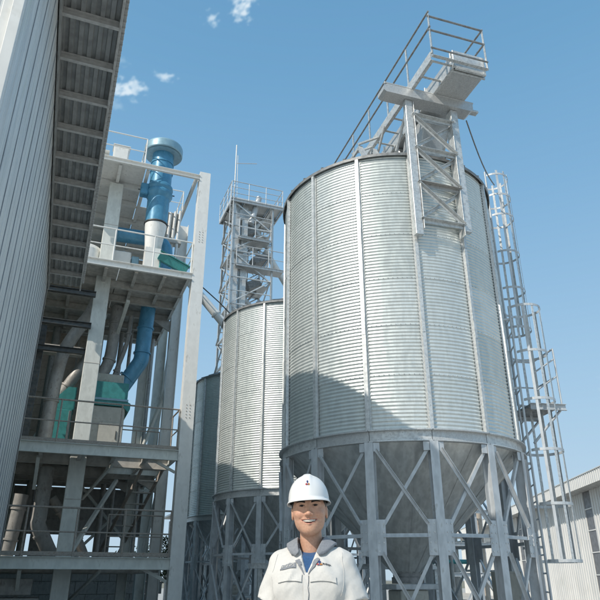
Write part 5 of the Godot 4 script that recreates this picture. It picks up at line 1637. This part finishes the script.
	# hair under the hat
	var hs := func(p: Vector3) -> float:
		var d := ell(p, Vector3(0, 0.150, -0.014), Vector3(0.0845, 0.0935, 0.1035))
		d = smin(d, ell(p, Vector3(0, 0.10, -0.055), Vector3(0.066, 0.06, 0.055)), 0.02)
		var front := (p.z - 0.020) * 0.8 + (0.150 - p.y) * 0.42
		front = minf(front, maxf(p.z - 0.040, 0.104 - p.y))
		d = maxf(d, front)
		d = maxf(d, 0.075 - p.y + maxf(0.0, p.z + 0.03) * 0.9)
		return d + sin(p.y * 700.0 + p.x * 300.0) * 0.0004
	var hb := MB.new()
	nets(hs, Vector3(-0.09, 0.03, -0.125), Vector3(0.09, 0.25, 0.1), 0.004, hb, sk, hp)
	part(o, "hair", hair, hb)

	make_hard_hat(o, hp)

	# shirt
	var sb := MB.new()
	nets(shirt_sdf, Vector3(-0.33, 0.88, -0.18), Vector3(0.33, 1.56, 0.19), 0.0068, sb, sk)
	var shirt := part(o, "shirt", cloth, sb)
	var us := func(p: Vector3) -> float:
		var d := maxf(torso_sdf(p) + 0.018, absf(p.x) - 0.075)
		d = smin(d, cap(p, Vector3(0, 1.43, -0.022), Vector3(0, 1.478, -0.026), 0.07, 0.063), 0.02)
		d = maxf(d, p.y - 1.478 + p.z * 0.42)
		return maxf(d, 1.2 - p.y)
	var ub := MB.new()
	nets(us, Vector3(-0.2, 1.19, -0.16), Vector3(0.2, 1.56, 0.17), 0.008, ub, sk)
	part(o, "undershirt", navy, ub)
	# collar: a standing band and two leaves lying on the shoulders
	var cs := func(p: Vector3) -> float:
		var ax := absf(p.x)
		var r := Vector2(p.x, p.z + 0.028).length()
		var fi := atan2(ax, p.z + 0.028)
		var leaf := absf(torso_sdf(p) - 0.0075) - 0.0045
		var rout := lerpf(0.128, 0.108, clampf((fi - 0.7) / 1.6, 0, 1))
		leaf = maxf(leaf, maxf(r - rout, 0.066 - r))
		if p.z > -0.02: leaf = maxf(leaf, (1.482 - (ax - 0.028) * 1.15 - p.y) * 0.65)
		var band := absf(r - 0.0695 - (1.545 - p.y) * 0.12) - 0.004
		band = maxf(band, maxf(1.46 - p.y, p.y - (1.546 - (p.z + 0.1) * 0.30)))
		var d := smin(leaf, band, 0.006)
		return smax(d, -(maxf(ax - (p.y - 1.372) * 0.36 - 0.004, -(p.z - 0.0))), 0.004)
	var cb := MB.new()
	nets(cs, Vector3(-0.15, 1.37, -0.15), Vector3(0.15, 1.56, 0.13), 0.0036, cb, sk)
	part(shirt, "collar", grey, cb)
	for s in [-1.0, 1.0]:
		# revers: grey edge of the open neck
		var e0 := []
		var e1 := []
		for i in 9:
			var f := i / 8.0
			var y := lerpf(1.462, 1.380, f)
			e0.append(Vector3(s * ((y - 1.372) * 0.36 + 0.005), y, 0.13))
			e1.append(Vector3(s * ((y - 1.372) * 0.36 + lerpf(0.026, 0.006, f)), y - 0.004, 0.13))
		var rb := MB.new()
		patch(rb, e0, e1, 3, 0.0035)
		part(shirt, "facing", grey, rb)
		# pocket flap line
		var f0 := []
		var f1 := []
		for i in 15:
			var f := i / 14.0
			var x := lerpf(0.018, 0.140, f)
			var y := 1.345 + 0.006 * sin(f * PI) - 0.004 * f
			f0.append(Vector3(s * x, y + 0.035, 0.13)); f1.append(Vector3(s * x, y, 0.135))
		var fb := MB.new()
		patch(fb, f0, f1, 4, 0.006)
		part(shirt, "chest_flap", cloth, fb)
		# shoulder seam
		var g0 := []
		for i in 12:
			var f := i / 11.0
			g0.append(on_shirt(Vector3(s * lerpf(0.148, 0.160, f), lerpf(1.455, 1.28, f), lerpf(0.03, 0.11, f)), 0.001))
		var sm := MB.new()
		sm.sweep(g0, 0.0009, 6)
		part(shirt, "seam", cloth, sm)
	# front zip placket
	var z0 := []
	var z1 := []
	for i in 18:
		var y := lerpf(1.378, 0.92, i / 17.0)
		z0.append(Vector3(-0.009, y, 0.14)); z1.append(Vector3(0.009, y, 0.14))
	var zb := MB.new()
	patch(zb, z0, z1, 2, 0.003)
	part(shirt, "placket", cloth, zb)
	var zs := []
	for i in 18: zs.append(on_shirt(Vector3(0.010, lerpf(1.375, 0.92, i / 17.0), 0.14), 0.0035))
	var zz := MB.new()
	zz.sweep(zs, 0.0012, 6)
	part(shirt, "zip", grey, zz)
	# name strip on the chest: light letter marks on a grey strip
	var n0 := []
	var n1 := []
	for i in 13:
		var x := lerpf(-0.130, -0.050, i / 12.0)
		n0.append(Vector3(x, 1.432 + (x + 0.1) * 0.14, 0.12)); n1.append(Vector3(x, 1.402 + (x + 0.1) * 0.14, 0.125))
	var nb := MB.new()
	patch(nb, n0, n1, 6, 0.0035, 0.0, 0.0015)
	var strip := part(shirt, "name_strip", grey, nb)
	var lm := MB.new()
	var r3 := RandomNumberGenerator.new()
	r3.seed = 12
	for i in 8:
		var x := -0.125 + i * 0.0092
		var y := 1.417 + (x + 0.1) * 0.14
		var pa := on_shirt(Vector3(x, y - 0.007, 0.12), 0.0040)
		var pb := on_shirt(Vector3(x, y + 0.007, 0.12), 0.0046)
		var pc := on_shirt(Vector3(x + 0.006, y + (0.007 if i % 2 == 0 else -0.007), 0.12), 0.0046)
		var pd := on_shirt(Vector3(x + 0.006, y + (0.0 if i % 3 == 0 else 0.006), 0.12), 0.0046)
		lm.tube(pa, pb, 0.0012, 0.0012, 5)
		lm.tube(pb if i % 2 == 0 else pa, pc, 0.0012, 0.0012, 5)
		if i % 3 != 1: lm.tube(pc, pd, 0.0012, 0.0012, 5)
	part(strip, "lettering", cloth, lm)
	# small emblem and wordmark on the other side
	emblem(shirt, func(x: float, y: float) -> Vector3: return on_shirt(Vector3(0.058 + x, 1.428 + y, 0.12), 0.004), 0.0125)
	var wm := MB.new()
	for i in 6:
		var x := 0.078 + i * 0.0068
		var y := 1.425 - i * 0.0006
		var hh: float = [0.010, 0.007, 0.007, 0.010, 0.007, 0.007][i]
		var a := on_shirt(Vector3(x, y, 0.12), 0.0035)
		var c := on_shirt(Vector3(x, y + hh, 0.12), 0.0035)
		var e := on_shirt(Vector3(x + 0.0045, y + hh * 0.7, 0.12), 0.0035)
		var g := on_shirt(Vector3(x + 0.0045, y, 0.12), 0.0035)
		wm.tube(a, c, 0.0011, 0.0011, 5); wm.tube(c, e, 0.0011, 0.0011, 5)
		if i % 2 == 0: wm.tube(e, g, 0.0011, 0.0011, 5)
	part(shirt, "wordmark", ink, wm)
	# trousers, belt and shoes
	var ts := func(p: Vector3) -> float:
		var q := Vector3(absf(p.x), p.y, p.z)
		var d := ell(p, Vector3(0, 0.95, 0.0), Vector3(0.172, 0.14, 0.125))
		d = smin(d, cap(q, Vector3(0.088, 0.90, 0), Vector3(0.105, 0.50, 0.015), 0.092, 0.066), 0.05)
		d = smin(d, cap(q, Vector3(0.105, 0.50, 0.015), Vector3(0.112, 0.07, -0.005), 0.066, 0.060), 0.03)
		d += wrinkle.get_noise_3d(p.x * 30.0, p.y * 14.0, p.z * 30.0) * 0.006
		return maxf(maxf(d, 0.06 - p.y), p.y - 1.02)
	var tr := MB.new()
	nets(ts, Vector3(-0.24, 0.05, -0.16), Vector3(0.24, 1.03, 0.16), 0.012, tr, sk)
	part(o, "trousers", slate, tr)
	for s in [-1.0, 1.0]:
		var sh2 := func(p: Vector3) -> float:
			var l := p - Vector3(s * 0.115, 0, 0)
			var d := smin(ell(l, Vector3(0, 0.045, 0.10), Vector3(0.046, 0.045, 0.085)), ell(l, Vector3(0, 0.05, -0.02), Vector3(0.042, 0.055, 0.065)), 0.04)
			d = smin(d, cap(l, Vector3(0, 0.06, -0.015), Vector3(0, 0.11, -0.01), 0.045, 0.046), 0.03)
			return maxf(d, 0.001 - p.y)
		var shb := MB.new()
		nets(sh2, Vector3(s * 0.115 - 0.06, -0.005, -0.10), Vector3(s * 0.115 + 0.06, 0.165, 0.2), 0.006, shb, sk)
		part(o, "shoe", flat_mat(Vector3(0.03, 0.027, 0.025), 0.5), shb)

# three petals with a dot: the mark on shirt and hat
func emblem(par: Node, at: Callable, size: float) -> void:
	var defs := [[Vector2(0.0, 0.55), Vector3(0.03, 0.05, 0.20), 0.46, 0.58], [Vector2(-0.58, -0.42), Vector3(0.45, 0.05, 0.05), 0.52, 0.36], [Vector2(0.58, -0.42), Vector3(0.50, 0.20, 0.05), 0.52, 0.36], [Vector2(0.0, -0.5), Vector3(0.10, 0.12, 0.3), 0.26, 0.3]]
	for q in defs:
		var b := MB.new()
		var c: Vector2 = q[0]
		for i in 14:
			var t0 := TAU * i / 14
			var t1 := TAU * (i + 1) / 14
			var p0: Vector3 = at.call(c.x * size, c.y * size)
			var p1: Vector3 = at.call((c.x + cos(t0) * q[2]) * size, (c.y + sin(t0) * q[3]) * size)
			var p2: Vector3 = at.call((c.x + cos(t1) * q[2]) * size, (c.y + sin(t1) * q[3]) * size)
			b.tri(p0, p1, p2, Vector3(0, 0, 1), Vector3(0, 0, 1), Vector3(0, 0, 1))
		part(par, "emblem_petal", flat_mat(q[1], 0.6), b)

func hat_point(phi: float, t: float, lift := 0.0) -> Vector3:
	# t 0 at the crown, 1 at the foot of the dome; phi 0 to the front
	var a := t * PI * 0.5
	var sr := pow(sin(a), 0.88)
	var dx := sin(phi)
	var dz := cos(phi)
	var rx := 0.0975 + lift
	var rz := 0.122 + lift
	var y := cos(a) * (0.117 + lift)
	var p := Vector3(dx * sr * rx, y, dz * sr * rz - 0.004)
	# raised centre ridge with soft shoulders
	var rg := 1.0 / (1.0 + pow(absf(p.x) / 0.020, 6.0))
	p += Vector3(0, 0.0065, 0.0012 * dz) * rg * clampf(cos(a) * 2.2, 0.0, 1.0)
	return p

func make_hard_hat(o: Node, hp: Transform3D) -> void:
	var place := hp * Transform3D(Basis(Vector3.RIGHT, deg_to_rad(1.0)), Vector3(0, 0.158, -0.004))
	var white := StandardMaterial3D.new()
	white.albedo_color = lin(0.80, 0.80, 0.79); white.roughness = 0.32
	white.clearcoat_enabled = true; white.clearcoat = 0.3; white.clearcoat_roughness = 0.25
	var m := 96
	var rows := 24
	var b := MB.new()
	var ring := func(phi: float, k: int) -> Vector3:
		# rows beyond the dome make the rim and its underside
		if k <= rows: return hat_point(phi, float(k) / rows)
		var base := hat_point(phi, 1.0)
		var front := maxf(0.0, cos(phi))
		var dirn := Vector3(sin(phi), 0, cos(phi))
		var ext := 0.0075 + 0.030 * pow(front, 2.2)
		var drop := 0.010 + 0.006 * (1.0 - front) + 0.004 * pow(front, 3.0)
		if k == rows + 1: return base + dirn * ext * 0.45 + Vector3.DOWN * drop * 0.35
		if k == rows + 2: return base + dirn * ext + Vector3.DOWN * drop
		if k == rows + 3: return base + dirn * (ext - 0.001) + Vector3.DOWN * (drop + 0.004)
		if k == rows + 4: return base + dirn * (ext * 0.4 - 0.003) + Vector3.DOWN * (drop * 0.45 + 0.004)
		return base - dirn * 0.004 + Vector3(0, 0.01, 0)
	var pts := []
	for k in rows + 6:
		var line := []
		for i in m: line.append(ring.call(TAU * i / m, k))
		pts.append(line)
	var nrm := []
	for k in rows + 6:
		var line := []
		for i in m:
			var du: Vector3 = pts[k][(i + 1) % m] - pts[k][(i + m - 1) % m]
			var dv: Vector3 = pts[mini(k + 1, rows + 5)][i] - pts[maxi(k - 1, 0)][i]
			var nn := dv.cross(du).normalized() * -1.0
			if k == 0: nn = Vector3.UP
			if k <= rows and nn.dot(pts[k][i] + Vector3.UP * 0.02) < 0: nn = -nn
			line.append(nn)
		nrm.append(line)
	for k in range(rows + 1, rows + 6):
		for i in m:
			var outw: Vector3 = nrm[rows][i]
			if k <= rows + 2 and nrm[k][i].dot(outw + Vector3.UP) < 0: nrm[k][i] = -nrm[k][i]
			if k > rows + 2 and nrm[k][i].y > 0: nrm[k][i] = -nrm[k][i]
	for k in rows + 5:
		for i in m:
			var j := (i + 1) % m
			b.quads(pts[k][i], pts[k][j], pts[k + 1][j], pts[k + 1][i], nrm[k][i], nrm[k][j], nrm[k + 1][j], nrm[k + 1][i])
	var hat := part_mesh(o, "hard_hat", white, b.mesh(), place)
	# inner harness band
	var ib := MB.new()
	for i in 60:
		var t0 := TAU * i / 60
		var t1 := TAU * (i + 1) / 60
		var a := hat_point(t0, 1.0) * Vector3(0.93, 1, 0.93)
		var c := hat_point(t1, 1.0) * Vector3(0.93, 1, 0.93)
		ib.quad(a + Vector3(0, 0.02, 0), c + Vector3(0, 0.02, 0), c - Vector3(0, 0.012, 0), a - Vector3(0, 0.012, 0), Vector3(sin(t0), 0, cos(t0)))
	part(hat, "headband", flat_mat(Vector3(0.02, 0.02, 0.022), 0.7), ib)
	emblem(hat, func(x: float, y: float) -> Vector3: return hat_point(atan2(x * 8.6, 1.0) * 1.0 + 0.02, clampf(0.66 - y * 6.5, 0.1, 0.98), 0.0012), 0.0125)

# ------------------------------------------------------------------ everything
func _ready() -> void:
	rng.seed = 20240
	# camera
	var cam := Camera3D.new()
	cam.name = "camera"
	cam.position = Vector3(0, 1.35, 0)
	cam.rotation_degrees = Vector3(24.0, 0, 0)
	cam.fov = 50.93
	cam.near = 0.05; cam.far = 3000.0
	add_child(cam)
	cam.current = true
	# sky and exposure
	var env := Environment.new()
	env.background_mode = Environment.BG_SKY
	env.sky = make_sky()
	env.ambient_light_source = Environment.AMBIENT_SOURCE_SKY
	env.tonemap_mode = Environment.TONE_MAPPER_LINEAR
	env.tonemap_exposure = 1.1
	env.sdfgi_enabled = true; env.ssao_enabled = true; env.ssil_enabled = true
	var we := WorldEnvironment.new()
	we.name = "environment"
	we.environment = env
	add_child(we)
	# sun, high on the left behind the camera
	var sun := DirectionalLight3D.new()
	sun.name = "sun"
	sun.light_color = Color(1.0, 0.97, 0.925)
	sun.light_energy = 1.05
	sun.light_angular_distance = 0.5
	sun.shadow_enabled = true
	var az := deg_to_rad(SUN_BEARING)
	var el := deg_to_rad(SUN_HEIGHT)
	var dirv := Vector3(sin(az) * cos(el), -sin(el), -cos(az) * cos(el))
	sun.look_at_from_position(Vector3.ZERO, dirv, Vector3.UP)
	add_child(sun)

	make_materials()
	# ground
	var g := MB.new()
	g.quad(Vector3(-1500, -0.004, -1500), Vector3(1500, -0.004, -1500), Vector3(1500, -0.004, 1500), Vector3(-1500, -0.004, 1500), Vector3.UP)
	structure("ground", M.soil, g)
	var y := MB.new()
	y.quad(Vector3(-110, 0, -130), Vector3(110, 0, -130), Vector3(110, 0, 90), Vector3(-110, 0, 90), Vector3.UP)
	structure("yard", M.concrete, y)

	make_left_warehouse()
	make_right_warehouse()
	make_tower()
	var silo := make_silo("grain_silo", "nearest and largest corrugated steel grain silo on braced legs", row_pos(0, 0, 0))
	var labels := ["second corrugated steel grain silo, partly hidden by the nearest one", "farthest corrugated steel grain silo, in shade beside the tower column"]
	for i in 2:
		var c := silo.duplicate()
		c.name = numbered("grain_silo")
		add_child(c)
		c.position = [Vector3(-0.244, 0, -18.90), Vector3(-2.167, 0, -25.81)][i]
		c.set_meta("label", labels[i])
	make_elevator()
	make_bridge()
	make_ladders()
	make_tower_equipment()
	make_yard_things()
	make_trees()
	make_person()
